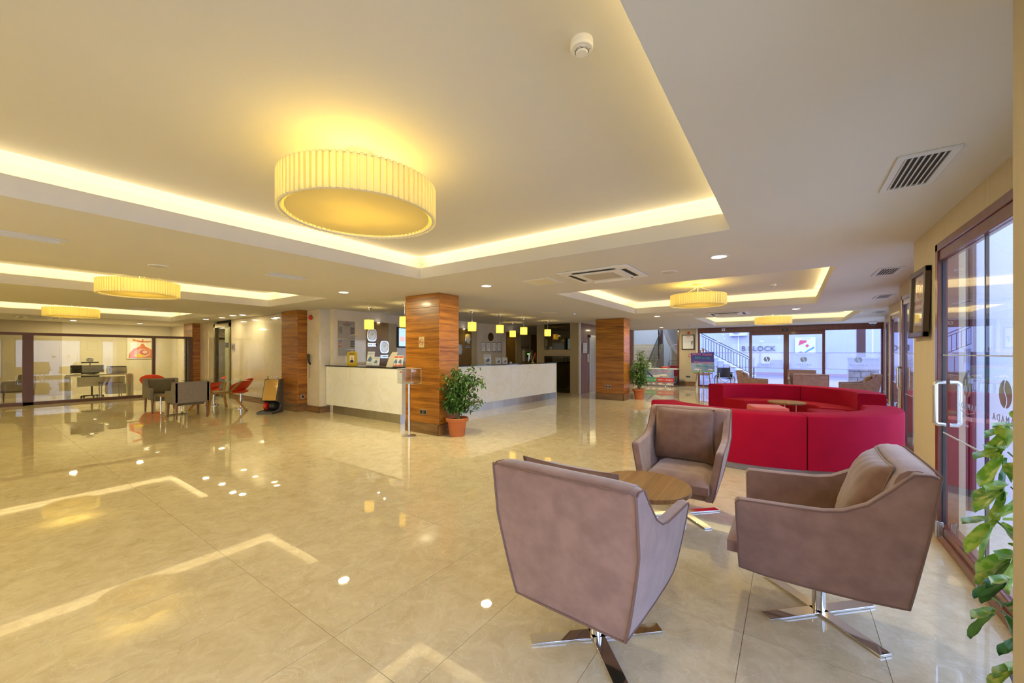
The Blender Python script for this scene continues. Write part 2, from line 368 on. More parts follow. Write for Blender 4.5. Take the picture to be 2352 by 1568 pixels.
for (x_, y_) in ((-2.2, -2.6), (-5.5, -2.6), (-9, -2.6), (-12.5, -2.6), (-2.2, -5), (-7, -5), (-12, -5), (-16, -3)):  # added lamps behind the camera, warm fill for the room
    struct('ceiling_fill_disc', B().lathe([(.2, H-.012), (.22, H-.008), (.22, H-.001)], 32, (x_, y_, 0)), mat('fill_disc_opal', (.8, .75, .6), .5, emit=2, ec=(1, .85, .5)))
    L('AREA', 'ceiling_fill_light', (x_, y_, H-.02), 55*DOWN, (1, .80, .22), shape='DISK', size=.4)
struct('wall_office_side', B().bx(-21.3, -18.83, 5.27, 5.4, 0, H), M_wmarb)
# far mirror wall y=13.1
mw = B(); mw.bx(-8.07, -7.74, 13.1, 13.3, 0, H).bx(-6.63, -6.25, 13.1, 13.3, 0, H).bx(-7.74, -6.63, 13.1, 13.3, 1.38, 1.61).bx(-7.74, -6.63, 13.16, 13.3, 0, H)
M_mush = mat('mushroom_panel', (.42, .35, .21), .45)
struct('wall_mirror', mw, M_mush)
M_mirr = mat('smoked_mirror', (.10, .085, .05), .02, 1)
t = emp('smoked_mirror', (-7.185, 13.14, 0), 'tall smoked brown mirror pair set in the mushroom coloured wall behind reception', 'mirror')
ob('pane', B().bx(-.553, .553, -.02, 0, 1.62, 2.58), M_mirr, t); ob('pane', B().bx(-.553, .553, -.02, 0, .01, 1.37), M_mirr, t)
ob('shelf', B().bx(-.5, .5, -.12, -.02, 1.33, 1.35), M_blackg, t)
# elevator wall x=-6.25 (faces +x): dark vertical panelling
M_plank = mat('dark_red_wood_slats', (.22, .075, .04), .35, n=.45, ns=22, stretch=(1, 1, .03), coat=.2)
ew = struct('wall_elevator', B().bx(-6.5, -6.27, 13.12, 19.2, 0, H), M_dark)
pm = B().bx(-.015, .015, -.052, .052, 0, H).mesh('plank', M_plank)
y = 13.19
while y < 19.1:
    z0 = 2.17 if 13.86 < y < 15.2 else 0
    if z0: o = ob('plank', B().bx(-.015, .015, -.052, .052, z0, H), M_plank, ew)
    else: o = ob('plank', pm, None, ew)
    o.location = (-6.262, y, 0); y += .108
struct('trim_elevator_corner', B().bx(-6.27, -6.22, 13.06, 13.13, 0, H), M_white)
t = emp('elevator_door', (-6.25, 14.52, 0), 'brushed steel elevator doors in the dark slatted wall beside the teak pillar', 'elevator')
ob('frame', B().bx(0, .06, -.66, -.55, 0, 2.17).bx(0, .06, .55, .66, 0, 2.17).bx(0, .06, -.66, .66, 2.08, 2.17), M_steel, t, bev=.004)
ob('door_leaf', B().bx(.01, .03, -.55, -.012, 0, 2.08), M_steel, t); ob('door_leaf', B().bx(.01, .03, .012, .55, 0, 2.08), M_steel, t)
t = emp('floor_directory', (-6.235, 13.5, 0), 'pale grid sign board on slatted wall left of the elevator', 'sign')
ob('board', B().bx(0, .02, -.17, .17, 1.50, 1.86), mat('pale_sign', (.70, .72, .68), .3), t, bev=.004)
g = B()
for i in range(6):
    for j in range(2): g.bx(.02, .024, -.13+j*.15, -.02+j*.15, 1.53+i*.055, 1.56+i*.055)
ob('marking', g, M_grey, t)
t = emp('elevator_call_panel', (-6.235, 13.79, 0), 'small white call button panel beside elevator frame', 'button panel')
ob('plate', B().bx(0, .015, -.04, .04, 1.15, 1.45), M_paper, t, bev=.003); ob('button', B().lathe([(.015, 0), (.015, .01)], 12), M_grey, t, loc=(.014, 0, 1.3), rot=(0, PI/2, 0))
# far wall with certificate, y=19.2
wf = B().bx(-4.18, -3.36, 19.2, 19.4, 0, H); struct('wall_far', wf, M_wall)
struct('trim_stair_opening', B().bx(-4.24, -4.16, 19.17, 19.42, 0, H), M_mahog)
struct('trim_entrance_jamb', B().bx(-3.44, -3.36, 19.16, 19.4, 0, H), M_white)
skirting('baseboard_far', (-4.15, 19.2), (-3.45, 19.2), .2)
struct('wall_far_left', B().bx(-8, -6.3, 19.2, 19.4, 0, H), M_wall)
# ------------------------------------------------ right facade
M_shut = mat('brown_shutter', (.075, .03, .035), .4)
def facade(k, x, y0, y1, door):
    d0, d1 = door  # opening in y
    b = B()
    b.bx(x, x+.14, y0, d0, 0, H).bx(x, x+.14, d1, y1, 0, H).bx(x, x+.14, d0, d1, 2.38, H)
    if k < len(FAC)-1: b.bx(x+.141, FAC[k+1][0]+.14, y1-.10, y1-.0, 0, H)
    struct('wall_right_%d' % k, b, M_wall)
    t = emp('door_%d' % k, (x, 0, 0), None, None, kind='structure')
    w_ = .06
    ob('frame', B().bx(-.03, .09, d1-w_, d1, 0, 2.38).bx(-.03, .09, d0, d0+w_, 0, 2.38).bx(-.03, .09, d0, d1, 2.32, 2.38), M_mahog, t, bev=.004)
    ob('head_rail', B().bx(-.02, .04, d0+w_, d1-w_, 2.24, 2.32), M_mahog, t, bev=.004)
    ob('threshold', B().bx(-.02, .07, d0+w_, d1-w_, 0, .13).bx(-.035, .0, d0+w_, d1-w_, .0, .07), M_mahog, t, bev=.006)
    n = 3; wd = (d1-d0-2*w_)/n
    for i in range(n):
        a = d1-w_-i*wd
        ob('glass_pane', B().bx(.0, .010, a-wd+.006, a-.004, .13, 2.24), M_glass, t)
        ob('pane_edge', B().bx(-.002, .016, a-.012, a-.002, .13, 2.24), mat('dark_blue_seal', (.02, .045, .06), .2), t)
        hb = ob('hinge', B().bx(-.05, -.02, -.012, .012, -.06, .06).tube([(-.055, 0, -.065), (-.055, 0, .065)], .009, 10), M_steel, t, loc=(0, a-.10, .11), bev=.002)
        ob('band', B().bx(-.003, .0, a-wd+.01, a-.02, 1.478, 1.486), mat('etched_line', (.55, .62, .68), .4), t)
        ob('band', B().bx(-.003, .0, a-wd+.01, a-.02, .86, .87), MATS['etched_line'], t)
    return t
doors = {}
for k, (x, y0, y1) in enumerate(FAC):
    if k in (4, 5): dr = (y0+.35, y1-.35)
    else: dr = (y0+(.12 if k else 2.2), y1-(.84 if k == 2 else .3))
    doors[k] = facade(k, x, y0, y1, dr)
skirting('baseboard_right', (1.0, 5.48), (1.0, 4.66), .16)
M_logo = mat('etched_logo', (.36, .42, .47), .6)
def logo(parent, loc, rot, s, name='logo'):
    """round emblem with S wave, lettering and swash below; reads from outside"""
    b = B(); n = 40
    # disc split by an S shaped gap into two halves
    R = .11*s
    def sc(t): return .024*s*math.sin(2*PI*t)
    L1 = []; steps = 16
    for side in (-1, 1):
        pts = []
        for i in range(steps+1):
            tt = i/steps; z = R*.93*(1-2*tt); pts.append((side*.012*s+sc(tt), z))
        arc = []
        for i in range(1, 24):
            a = PI/2+side*(-1)*0+0
            th = -PI/2+PI*i/24
            arc.append((side*R*math.cos(th), R*math.sin(th)))
        poly = pts+arc
        if side == -1: poly = poly[::-1]
        k = len(poly); b.add([(p[0], p[1], .0) for p in poly]+[(p[0], p[1], .002) for p in poly], [tuple(range(k))[::-1], tuple(range(k, 2*k))])
    o = ob(name, b, M_logo, parent, loc=loc, rot=rot)
    e = Euler(rot).to_matrix()
    def P(dx, dz): return tuple(Vector(loc)+e @ Vector((dx, dz, 0)))
    txt('RAMADA', .085*s, M_logo, parent, P(0, -.20*s), rot, .001, sp=1.5)
    sw = B(); sw.tube([(-.17*s, -.24*s, 0), (-.05*s, -.262*s, 0), (.05*s, -.268*s, 0), (.17*s, -.245*s, 0)], .004*s, 6)
    ob('swash', sw, M_logo, parent, loc=loc, rot=rot)
    txt('RESORT', .055*s, M_logo, parent, P(0, -.31*s), rot, .001, sp=1.4)
    txt('SIDE', .03*s, M_logo, parent, P(0, -.38*s), rot, .001, sp=1.3)
# entry panes near camera: reads from outside (+x side looking to -x): mirrored from inside
RL = (PI/2, 0, PI/2)
logo(doors[2], (.016, 4.11, 1.27), RL, .75); logo(doors[2], (.016, 3.51, 1.26), RL, .75)
# D handles
def dhandle(parent, y, x0=0):
    for s in (-1, 1):
        b = B(); X = s*.065
        b.tube([(X*.15, y, .94), (X*.8, y, .94), (X, y, .955), (X, y, .97), (X, y, 1.24), (X, y, 1.255), (X*.8, y, 1.27), (X*.15, y, 1.27)], .016, 12)
        ob('handle', b, mat('satin_aluminium', (.72, .73, .75), .25, 1), parent, smooth=50)
dhandle(doors[2], 4.46)
dhandle(doors[3], 8.6)
# wall outside the near doors: white rendered, dark shutter beside the jamb
t = struct('wall_outside', B().bx(7.5, 7.7, -6, 12, -.2, 2.6), M_ext)
for k_, f_ in enumerate(FAC[:-1]): struct('wall_outside_wing_%d' % k_, B().bx(f_[0]+.145, f_[0]+1.3, f_[2]-.20, f_[2]-.105, -.1, 3.19), M_ext)
sh = emp('window_shutter', (1.165, 5.20, 0), 'dark brown ribbed shutter just outside the near glass door', 'shutter')
for i in range(10): ob('slat', B().lathe([(.018, .1), (.018, 2.5)], 8), M_shut, sh, loc=(i*.0185, .03*(i % 2), 0))
struct('terrace_ground', B().bx(.9, 12, -8, 19.3, -.16, -.02), mat('terrace_stone', (.66, .65, .63), .7, n=.1, ns=4))
# ------------------------------------------------ entrance glass wall, y=19.2
M_gent = glass_mat('tinted_entrance_glass', (.78, .81, .95), -.02)  # bluish tint added to the panes to dim the bright outside
ge = emp('window_entrance', (0, 19.2, 0), None, None, kind='structure')
def mull(x0, x1, z0=0, z1=2.55, d=.06): return B().bx(x0, x1, -d, d, z0, z1)
ob('frame', B().bx(-3.36, 2.74, -.08, .08, 2.36, 2.59), M_mahog, ge, bev=.005)
ob('frame', B().bx(-1.36, 1.0, -.10, .06, 2.22, 2.36), M_mahog, ge, bev=.005)
for (a, b_) in ((-3.36, -3.29), (-1.40, -1.30), (-.22, -.13), (-.13, -.04), (1.0, 1.09), (2.66, 2.74)):
    ob('mullion', mull(a, b_, 0, 2.36), M_mahog, ge, bev=.004)
ob('sill', B().bx(-3.36, -1.4, -.05, .05, 0, .08).bx(1.09, 2.66, -.05, .05, 0, .08), M_mahog, ge)
M_frost = glass_mat('frosted_band', (.76, .79, .94), .03, frost=.35, fc=(.62, .66, .80))
for (a, b_) in ((-3.29, -1.40), (-1.30, -.22), (-.04, 1.0), (1.09, 2.66)):
    ob('glass_pane', B().bx(a, b_, -.004, .004, .05, .88), M_gent, ge); ob('glass_pane', B().bx(a, b_, -.004, .004, 1.5, 2.38), M_gent, ge)
    ob('glass_pane', B().bx(a, b_, -.004, .004, .88, 1.5), M_frost if a > -3 else M_gent, ge)
    ob('band', B().bx(a, b_, -.008, -.005, 1.492, 1.508), mat('band_line', (.50, .45, .58), .5), ge); ob('band', B().bx(a, b_, -.008, -.005, .872, .888), MATS['band_line'], ge)
RE = (PI/2, 0, PI)
for x in (-.78, .43, 2.05): logo(ge, (x, -.008, 1.24), RE, 1.0)
t = emp('door_sensor', (-.17, 19.08, 0), 'black motion sensor over the sliding entrance doors', 'sensor'); ob('housing', B().bx(-.11, .11, -.03, .02, 2.40, 2.46), M_black, t, bev=.02, seg=3)
ob('lens', B().bx(-.03, .03, -.034, -.028, 2.415, 2.435), M_grey, t)
t = emp('exit_marker', (-2.35, 19.11, 0), 'small white emergency marker on the brown entrance header', 'sign'); ob('plate', B().bx(-.06, .06, -.01, .01, 2.44, 2.55), M_paper, t); ob('symbol', B().bx(-.025, .025, -.013, -.01, 2.475, 2.515), M_ink, t)
# ------------------------------------------------ glass partition of the office at the left, x=-17.8
gp = emp('window_office', (-17.8, 0, 0), None, None, kind='structure')
for (a, b_) in ((1.12, 1.32), (3.9, 3.98), (4.88, 5.0), (-1.6, -1.5), (-4.2, -4.1)): ob('mullion', B().bx(-.05, .05, a, b_, 0, 2.0), M_bfr, gp, bev=.004)
ob('head_rail', B().bx(-.05, .05, -6.6, 5.0, 2.0, 2.08), M_bfr, gp, bev=.004)
ob('sill', B().bx(-.05, .05, -6.6, 5.0, 0, .09), M_bfr, gp, bev=.004)
for (a, b_) in ((-6.6, -4.2), (-4.1, -1.6), (-1.5, 1.12), (1.32, 3.9), (3.98, 4.88)): ob('glass_pane', B().bx(-.005, .005, a, b_, .09, 2.0), M_glassd, gp)
ob('door_frame', B().bx(-.03, .03, 4.80, 4.86, .09, 2.0), mat('dark_green_metal', (.02, .03, .025), .3), gp)
struct('wall_office_pier', B().bx(-21.3, -21.0, .2, 2.2, 0, H), mat('office_pier', (.45, .38, .26), .8))
# ------------------------------------------------ pillars: teak clad
def pillar(loc, w, d, label, sides='fr', zs=(.2, .90, 1.59, 2.34, 2.588)):
    """loc = right front corner (x, y); w along -x, d along +y"""
    t = emp('pillar', (loc[0], loc[1], 0), label, 'pillar')
    ob('core', B().bx(-w+.02, -.02, .02, d-.02, 0, 2.588), M_dark, t)
    for i in range(len(zs)-1):
        z0, z1 = zs[i]+.002, zs[i+1]-.002
        ob('panel', B().bx(-w, -.001, 0, .02, z0, z1), M_teak, t, bev=.0015, seg=1)
        if 'r' in sides: ob('panel', B().bx(-.02, 0, .0205, d, z0, z1), M_teak, t, bev=.0015, seg=1)
        if 'b' in sides: ob('panel', B().bx(-w, -.02, d-.02, d, z0, z1), M_teak, t); ob('panel', B().bx(-w, -w+.02, .02, d-.02, z0, z1), M_teak, t)
    ob('plinth', B().bx(-w, -.001, -.012, .02, 0, .2), M_teakb, t, bev=.002, seg=1)
    ob('plinth', B().bx(-.02, .012, -.012, d, 0, .2), M_teakb, t, bev=.002, seg=1)
    return t
pillar((-5.17, 5.04), .91, .52, 'nearest square teak-clad pillar standing at the reception counter corner', 'frb')
pillar((-10.2, 5.02), .84, .25, 'teak-clad pillar against the cream wall beside the shoe polisher')
pillar((-17.87, 5.03), .92, .25, 'farthest teak-clad pillar at the end of the glass office partition', 'fr')
pillar((-4.24, 12.05), .93, .55, 'teak-clad pillar in front of the elevator, beside a potted ficus', 'frb', (.2, 1.6, 2.34, 2.588))
# ------------------------------------------------ dark doorway in the marble wall
t = emp('door_left', (-15.75, 5.27, 0), None, None, kind='structure')
M_dkm = marble('black_veined_marble', (.018, .012, .008), (.035, .022, .014), (.35, .24, .10), .06, sc=1.5, vs=1.6, vw=.012)
M_brz = mat('bronze_frame', (.20, .15, .05), .25, .7)
ob('frame', B().bx(-.71, -.60, -.04, .02, 0, 2.5).bx(.60, .71, -.04, .02, 0, 2.5).bx(-.71, .71, -.04, .02, 2.36, 2.5), M_brz, t, bev=.004)
for z0, z1 in ((0, .8), (.8, 1.6), (1.6, 2.36)): ob('panel', B().bx(-.60, .18, .02, .05, z0+.003, z1-.003), M_dkm, t)
ob('door_leaf', B().bx(.18, .60, .0, .04, 0, 2.36), mat('pale_green_panel', (.36, .38, .22), .3), t)
ob('display', B().bx(.24, .56, -.012, 0, 1.68, 1.84), M_black, t)
struct('wall_doorway_back', B().bx(-16.5, -15.0, 5.33, 5.45, 0, H), M_dark)
t = emp('door_sign', (-14.85, 5.25, 0), 'small square metal sign on cream wall right of the dark doorway', 'sign'); ob('plate', B().bx(-.09, .09, -.012, 0, 1.56, 1.80), M_steel, t); ob('symbol', B().bx(-.05, -.02, -.015, -.012, 1.61, 1.74).bx(.02, .05, -.015, -.012, 1.61, 1.74), M_ink, t)
# ================================================================== lamps
M_shade = cloth_lamp('lamp_fabric', (.84, .78, .48), .38, .03)
M_diff = cloth_lamp('lamp_diffuser', (.74, .66, .36), .42, .04)
M_pend = cloth_lamp('pendant_fabric', (.95, .78, .20), .5, .22)
M_cream = mat('cream_plastic', (.75, .68, .50), .5)
M_white2 = mat('white_plastic', (.80, .79, .76), .45)
M_bulb = mat('lit_bulb', (1, .8, .4), .5, emit=6, ec=(1, .75, .35))
def drum(loc, label, R=.52, h=.22, zb=2.45):
    t = emp('drum_lamp', (loc[0], loc[1], zb), label, 'ceiling lamp', group=None)
    n = 84; pr = []
    for i in range(n):
        a = 2*PI*i/n; da = 2*PI/n
        for f_, r in ((0, R), (.60, R), (.62, R-.018), (.98, R-.018)): pr.append((a+da*f_, r))
    k = len(pr); b = B()
    vs = [(r*math.cos(a), r*math.sin(a), z) for z in (0, h) for a, r in pr]
    b.add(vs, [(i, (i+1) % k, k+(i+1) % k, k+i) for i in range(k)]); ob('shade', b, M_shade, t)
    b = B().grid(lambda u, v: ((R-.03)*math.cos(2*PI*u), (R-.03)*math.sin(2*PI*u), .004+.01*v), 64, 1)
    b.tube([((R-.02)*math.cos(2*PI*i/64), (R-.02)*math.sin(2*PI*i/64), .006) for i in range(64)], .006, 6, closed=True)
    b.tube([((R-.02)*math.cos(2*PI*i/64), (R-.02)*math.sin(2*PI*i/64), h-.004) for i in range(64)], .005, 6, closed=True)
    ob('frame_ring', b, M_cream, t)
    ob('diffuser', B().lathe([(R-.05, .016), (R-.05, .02)], 64), M_diff, t)
    top = 2.893-zb
    ob('ceiling_rose', B().lathe([(.10, top-.05), (.105, top-.04), (.105, top), (.0, top)], 28), M_cream, t, smooth=40)
    ob('stem', B().tube([(0, 0, .10), (0, 0, top-.04)], .008, 8), M_cream, t)
    for q in range(3):
        a = 2*PI*q/3+.5; ob('wire', B().tube([(0, 0, top-.05), (R*.97*math.cos(a), R*.97*math.sin(a), h)], .003, 6), M_cream, t)
    for q in range(3):
        a = 2*PI*q/3+1.1; p = (.17*math.cos(a), .17*math.sin(a), .13)
        ob('bulb', B().lathe([(.0, -.05), (.02, -.045), (.028, -.02), (.02, .0), (.014, .02), (.014, .05)], 10, p), M_bulb, t, smooth=60)
        l = L('POINT', 'lamp_light', p, 11*LAMP, WARM, shadow_soft_size=.05); l.location = (p[0], p[1], p[2]+.05); l.parent = t
    return t
def ccen(c): return ((c[0]+c[1])/2, (c[2]+c[3])/2)
drum((ccen(COF[0])[0]-.03, ccen(COF[0])[1]-.015), 'largest round pleated drum lamp hanging in the nearest ceiling recess')
drum(ccen(COF[1]), 'pleated drum lamp in the second ceiling recess at left, lower than the big one')
drum(ccen(COF[2]), 'farthest left pleated drum lamp, in the recess by the glass office')
drum(ccen(COF[3]), 'round pleated drum lamp in the square recess over the red sofas')
drum(ccen(COF[4]), 'small far pleated drum lamp in the last recess before the entrance')
# pendants over the counter
def pendant(loc, label, zb=2.065):
    t = emp('pendant_lamp', (loc[0], loc[1], zb), label, 'pendant lamp', group='small pendant lamps over the reception counter')
    R, h, n = .11, .225, 22; pr = []
    for i in range(n):
        a = 2*PI*i/n; da = 2*PI/n
        for f_, r in ((0, R), (.6, R), (.62, R-.008), (.98, R-.008)): pr.append((a+da*f_, r))
    k = len(pr); b = B(); b.add([(r*math.cos(a), r*math.sin(a), z) for z in (0, h) for a, r in pr], [(i, (i+1) % k, k+(i+1) % k, k+i) for i in range(k)])
    ob('shade', b, M_pend, t); top = H-zb
    ob('cord', B().tube([(0, 0, h-.02), (0, 0, top-.05)], .004, 6), M_steel, t); ob('cord_grip', B().tube([(0, 0, h-.03), (0, 0, h+.07)], .009, 8), M_chrome, t)
    ob('canopy', B().lathe([(.012, top-.06), (.03, top-.05), (.05, top-.02), (.05, top-.001)], 20), M_chrome, t, smooth=50)
    ob('bulb', B().lathe([(0, .06), (.025, .07), (.03, .10), (.015, .14)], 10), M_bulb, t)
    l = L('POINT', 'pendant_light', (0, 0, .11), 42*LAMP, (1, .80, .28), shadow_soft_size=.03); l.parent = t
    return t
for (u, lab) in (((-8.26, 5.75), 'leftmost yellow pendant lamp, over the gold plaque on the counter'), ((-6.93, 5.72), 'yellow pendant lamp half hidden behind the nearest teak pillar'), ((-6.74, 7.75), 'yellow pendant lamp just right of the nearest teak pillar'),
        ((-6.74, 8.95), 'second yellow pendant lamp right of the nearest teak pillar'), ((-6.73, 10.16), 'third counter pendant lamp right of the teak pillar, higher than its neighbour'), ((-6.71, 11.6), 'last counter pendant lamp, hanging beside the smoked mirror'), ((-8.12, 11.54), 'lower yellow pendant lamp hanging behind the counter near the back panels')):
    pendant(u, lab)
# downlights
M_dl = mat('downlight_glow', (1, .95, .85), .5, emit=7, ec=(1, .93, .80))
def downlight(x, y, lab, e=26):
    t = emp('downlight', (x, y, H), lab, 'downlight', group='round recessed downlights')
    ob('trim_ring', B().lathe([(.075, -.001), (.078, -.006), (.095, -.005), (.098, 0)], 28, cap=False), M_white2, t, smooth=40)
    ob('glass', B().lathe([(.076, -.003), (.076, -.0005)], 28), M_dl, t)
    l = L('AREA', 'downlight_light', (0, 0, -.012), e*DOWN, WHT, shape='DISK', size=.16); l.parent = t
for (x, y, lab) in ((-.66, 5.0, 'brightest downlight, right of the ceiling cassette'), (-4.04, 5.0, 'downlight in front of the nearest teak pillar'), (-6.57, 4.05, 'downlight between the nearest and second ceiling recess'),
    (-3.24, 12.09, 'downlight near the teak pillar by the elevator'), (.12, 12.04, 'downlight between the two far recesses above the sofas'), (-4.54, 17.6, 'downlight before the staircase'),
    (-13.3, 4.70, 'downlight near the second pillar, upper of two'), (-15.5, 4.72, 'downlight above the dark doorway, left one'), (-19.8, 4.0, 'downlight over the office beside the left pillar'), (-19.8, 2.33, 'downlight over the office desk'),
    (-12.9, 4.8, 'downlight washing the cream wall'), (-14.4, 4.8, 'downlight right beside the dark doorway')):
    downlight(x, y, lab, 9 if y > 4.4 and x < -12 and x > -16 else (30 if x > -1 else 48))
# ================================================================== ceiling fittings
def vent(x, y, wx, wy, lab, n=6):
    t = emp('ceiling_vent', (x, y, H), lab, 'vent')
    b = B(); f_ = .035
    b.bx(-wx/2, wx/2, -wy/2, -wy/2+f_, -.012, 0).bx(-wx/2, wx/2, wy/2-f_, wy/2, -.012, 0).bx(-wx/2, -wx/2+f_, -wy/2+f_, wy/2-f_, -.012, 0).bx(wx/2-f_, wx/2, -wy/2+f_, wy/2-f_, -.012, 0)
    ob('frame', b, M_vent, t, bev=.002); ob('backing', B().bx(-wx/2+f_, wx/2-f_, -wy/2+f_, wy/2-f_, -.002, -.0005), mat('vent_dark', (.07, .07, .075), .7), t)
    W, D_ = wx-2*f_, wy-2*f_
    for i in range(n):
        if wx < wy: ob('slat', B().bx(-.003, .003, -D_/2, D_/2, -.02, 0), M_vent, t, loc=(-W/2+W*(i+.5)/n, 0, 0), rot=(0, .6, 0))
        else: ob('slat', B().bx(-W/2, W/2, -.003, .003, -.02, 0), M_vent, t, loc=(0, -D_/2+D_*(i+.5)/n, 0), rot=(.6, 0, 0))
    return t
vent(.615, 3.32, .25, .58, 'large ceiling vent at upper right above the glass door', 7)
vent(1.06, 7.18, .25, .58, 'second ceiling vent, over the right wall beyond the framed certificate', 7)
vent(1.47, 10.33, .25, .58, 'third ceiling vent along the right wall', 6)
vent(1.95, 14.2, .25, .58, 'farthest ceiling vent along the right wall', 6)
vent(-5.85, 2.72, .22, .50, 'ceiling vent between the two left recesses, near the pillar side', 5); vent(-5.83, .2, .22, .86, 'long ceiling vent at the left picture edge', 5)
vent(-12.95, 2.64, .20, .45, 'thin ceiling vent between second and farthest left recess', 4)
t = emp('ceiling_cassette', (-2.12, 5.19, H), 'white square air conditioner cassette in the ceiling before the sofa recess', 'air conditioner')
ob('panel', B().bx(-.49, .49, -.45, .45, -.02, 0), M_white2, t, bev=.008)
ob('grille', B().bx(-.22, .22, -.20, .20, -.034, -.03), mat('cassette_grille', (.50, .46, .38), .6), t)
ob('cover', B().bx(-.33, .33, -.29, .29, -.03, -.02), M_white2, t, bev=.008)
for (x0, x1, y0, y1) in ((-.30, .30, .31, .37), (-.30, .30, -.37, -.31), (.35, .41, -.26, .26), (-.41, -.35, -.26, .26)): ob('air_slot', B().bx(x0, x1, y0, y1, -.0225, -.0205), M_dark, t)
for (r, p) in (((.5, 0, 0), (0, -.345, -.03)), ((-.5, 0, 0), (0, .345, -.03))): ob('flap', B().bx(-.28, .28, -.03, .03, -.003, .003), M_white2, t, loc=p, rot=r)
c2 = dup(t, (-1.4, 12.3, H), 0, 'far white air conditioner cassette beyond the sofa recess')
c3 = dup(t, (-18.9, 1.5, H), 0, 'air conditioner cassette over the glass office at far left')
def plate(name, x, y, r, lab, cat, square=False):
    t = emp(name, (x, y, H), lab, cat)
    if square: ob('frame', B().bx(-r, r, -r, r, -.006, 0), M_white2, t, bev=.002); ob('lid', B().bx(-r+.03, r-.03, -r+.03, r-.03, -.009, -.006), M_cream, t)
    else: ob('rim', B().lathe([(r, 0), (r, -.008), (r*.93, -.012), (r*.9, -.010)], 28, cap=False), M_white2, t, smooth=40); ob('grille', B().lathe([(r*.92, -.001), (r*.92, -.010), (r*.3, -.014), (.001, -.015)], 28), mat('speaker_cloth', (.58, .54, .46), .7), t, smooth=40)
plate('ceiling_speaker', -1.34, 5.56, .11, 'round ceiling speaker right of the cassette', 'speaker'); plate('ceiling_speaker', -8.6, 2.6, .11, 'round ceiling speaker beyond the nearest recess at left', 'speaker')
bpy.data.objects['ceiling_speaker.001'].location = (-6.48, 1.49, H)
plate('ceiling_speaker', -.95, 12.2, .11, 'round ceiling speaker beside the far cassette', 'speaker')
plate('ceiling_hatch', -3.1, 5.2, .24, 'square access hatch in the ceiling left of the cassette', 'hatch', True)
plate('ceiling_hatch', -5.35, 9.35, .17, 'small square hatch in the ceiling above the counter pendants', 'hatch', True)
plate('ceiling_hatch', -2.45, 12.0, .2, 'square hatch in the ceiling left of the far cassette', 'hatch', True)
def smoke(x, y, z, lab):
    t = emp('smoke_detector', (x, y, z), lab, 'smoke detector')
    t.scale = (.66, .66, .66)
    ob('base', B().lathe([(.075, 0), (.078, -.04), (.076, -.052), (.070, -.058), (.045, -.06), (.040, -.082), (.036, -.086), (0.0, -.086)][::-1], 36), M_white2, t, smooth=40)
    b = B()
    for i in range(8):
        for zz in (-.066, -.075):
            a0 = 2*PI*i/8+.06; a1 = 2*PI*(i+1)/8-.06
            b.tube([(.0435*math.cos(a0+(a1-a0)*j/5), .0435*math.sin(a0+(a1-a0)*j/5), zz) for j in range(6)], .0022, 4)
    ob('air_slot', b, M_dark, t); ob('indicator', B().lathe([(.003, -.061), (.003, -.0585)], 8, (.05, .02, 0)), M_red, t)
smoke(-.762, 1.62, 2.893, 'large white smoke detector in the nearest ceiling recess')
smoke(-.28, 9.6, 2.893, 'smoke detector inside the recess over the red sofas'); smoke(-4.9, 9.9, H, 'tiny smoke detector right of the counter pendants'); smoke(-3.3, 17.0, H, 'smoke detector near the entrance header')
t = emp('dome_camera', (2.32, 18.2, H), 'white dome security camera at the right end of the entrance', 'camera')
ob('housing', B().lathe([(.11, 0), (.115, -.05), (.09, -.09), (.07, -.10)][::-1], 24), M_white2, t, smooth=40); ob('dome', B().lathe([(.075, -.09), (.07, -.12), (.04, -.15), (.005, -.16)][::-1], 20), M_black, t, smooth=50)
# ================================================================== armchairs
def suede(name, c, c2): return mat(name, c, .85, n=.3, c2=c2, ns=11, sheen=.5, bump=.05, bs=160, detail=8)
M_su = suede('mauve_brown_suede', (.32, .188, .155), (.24, .135, .110)); M_pip = mat('mauve_piping', (.20, .115, .092), .8)
PF_T = [(-.415, .93), (-.385, .945), (-.33, .94), (-.26, .86), (-.17, .766), (-.08, .715), (0, .697), (.15, .688), (.30, .682), (.37, .678), (.386, .66)]
PF_B = [(-.325, .28), (-.15, .262), (.05, .255), (.25, .256), (.375, .268)]
def interp(P, y):
    if y <= P[0][0]: return P[0][1]
    for a, b_ in zip(P, P[1:]):
        if y <= b_[0]: return a[1]+(b_[1]-a[1])*(y-a[0])/(b_[0]-a[0])
    return P[-1][1]
def wz(z, y=0): return .285+.082*min(1, max(0, (z-.27)/.41))**.8
def side_pt(s, u, v, off=0):
    # u 0..1 back to front, v 0..1 bottom to top
    yb = -.325+.70*u; zb = interp(PF_B, yb)
    k = len(PF_T)-1; fi = u*k; i = min(int(fi), k-1); fr = fi-i
    yt = PF_T[i][0]+(PF_T[i+1][0]-PF_T[i][0])*fr; zt = PF_T[i][1]+(PF_T[i+1][1]-PF_T[i][1])*fr
    y = yb+(yt-yb)*v; z = zb+(zt-zb)*v
    bulge = .006*math.sin(PI*v)*math.sin(PI*u)
    return (s*(wz(z)+bulge-off), y, z)
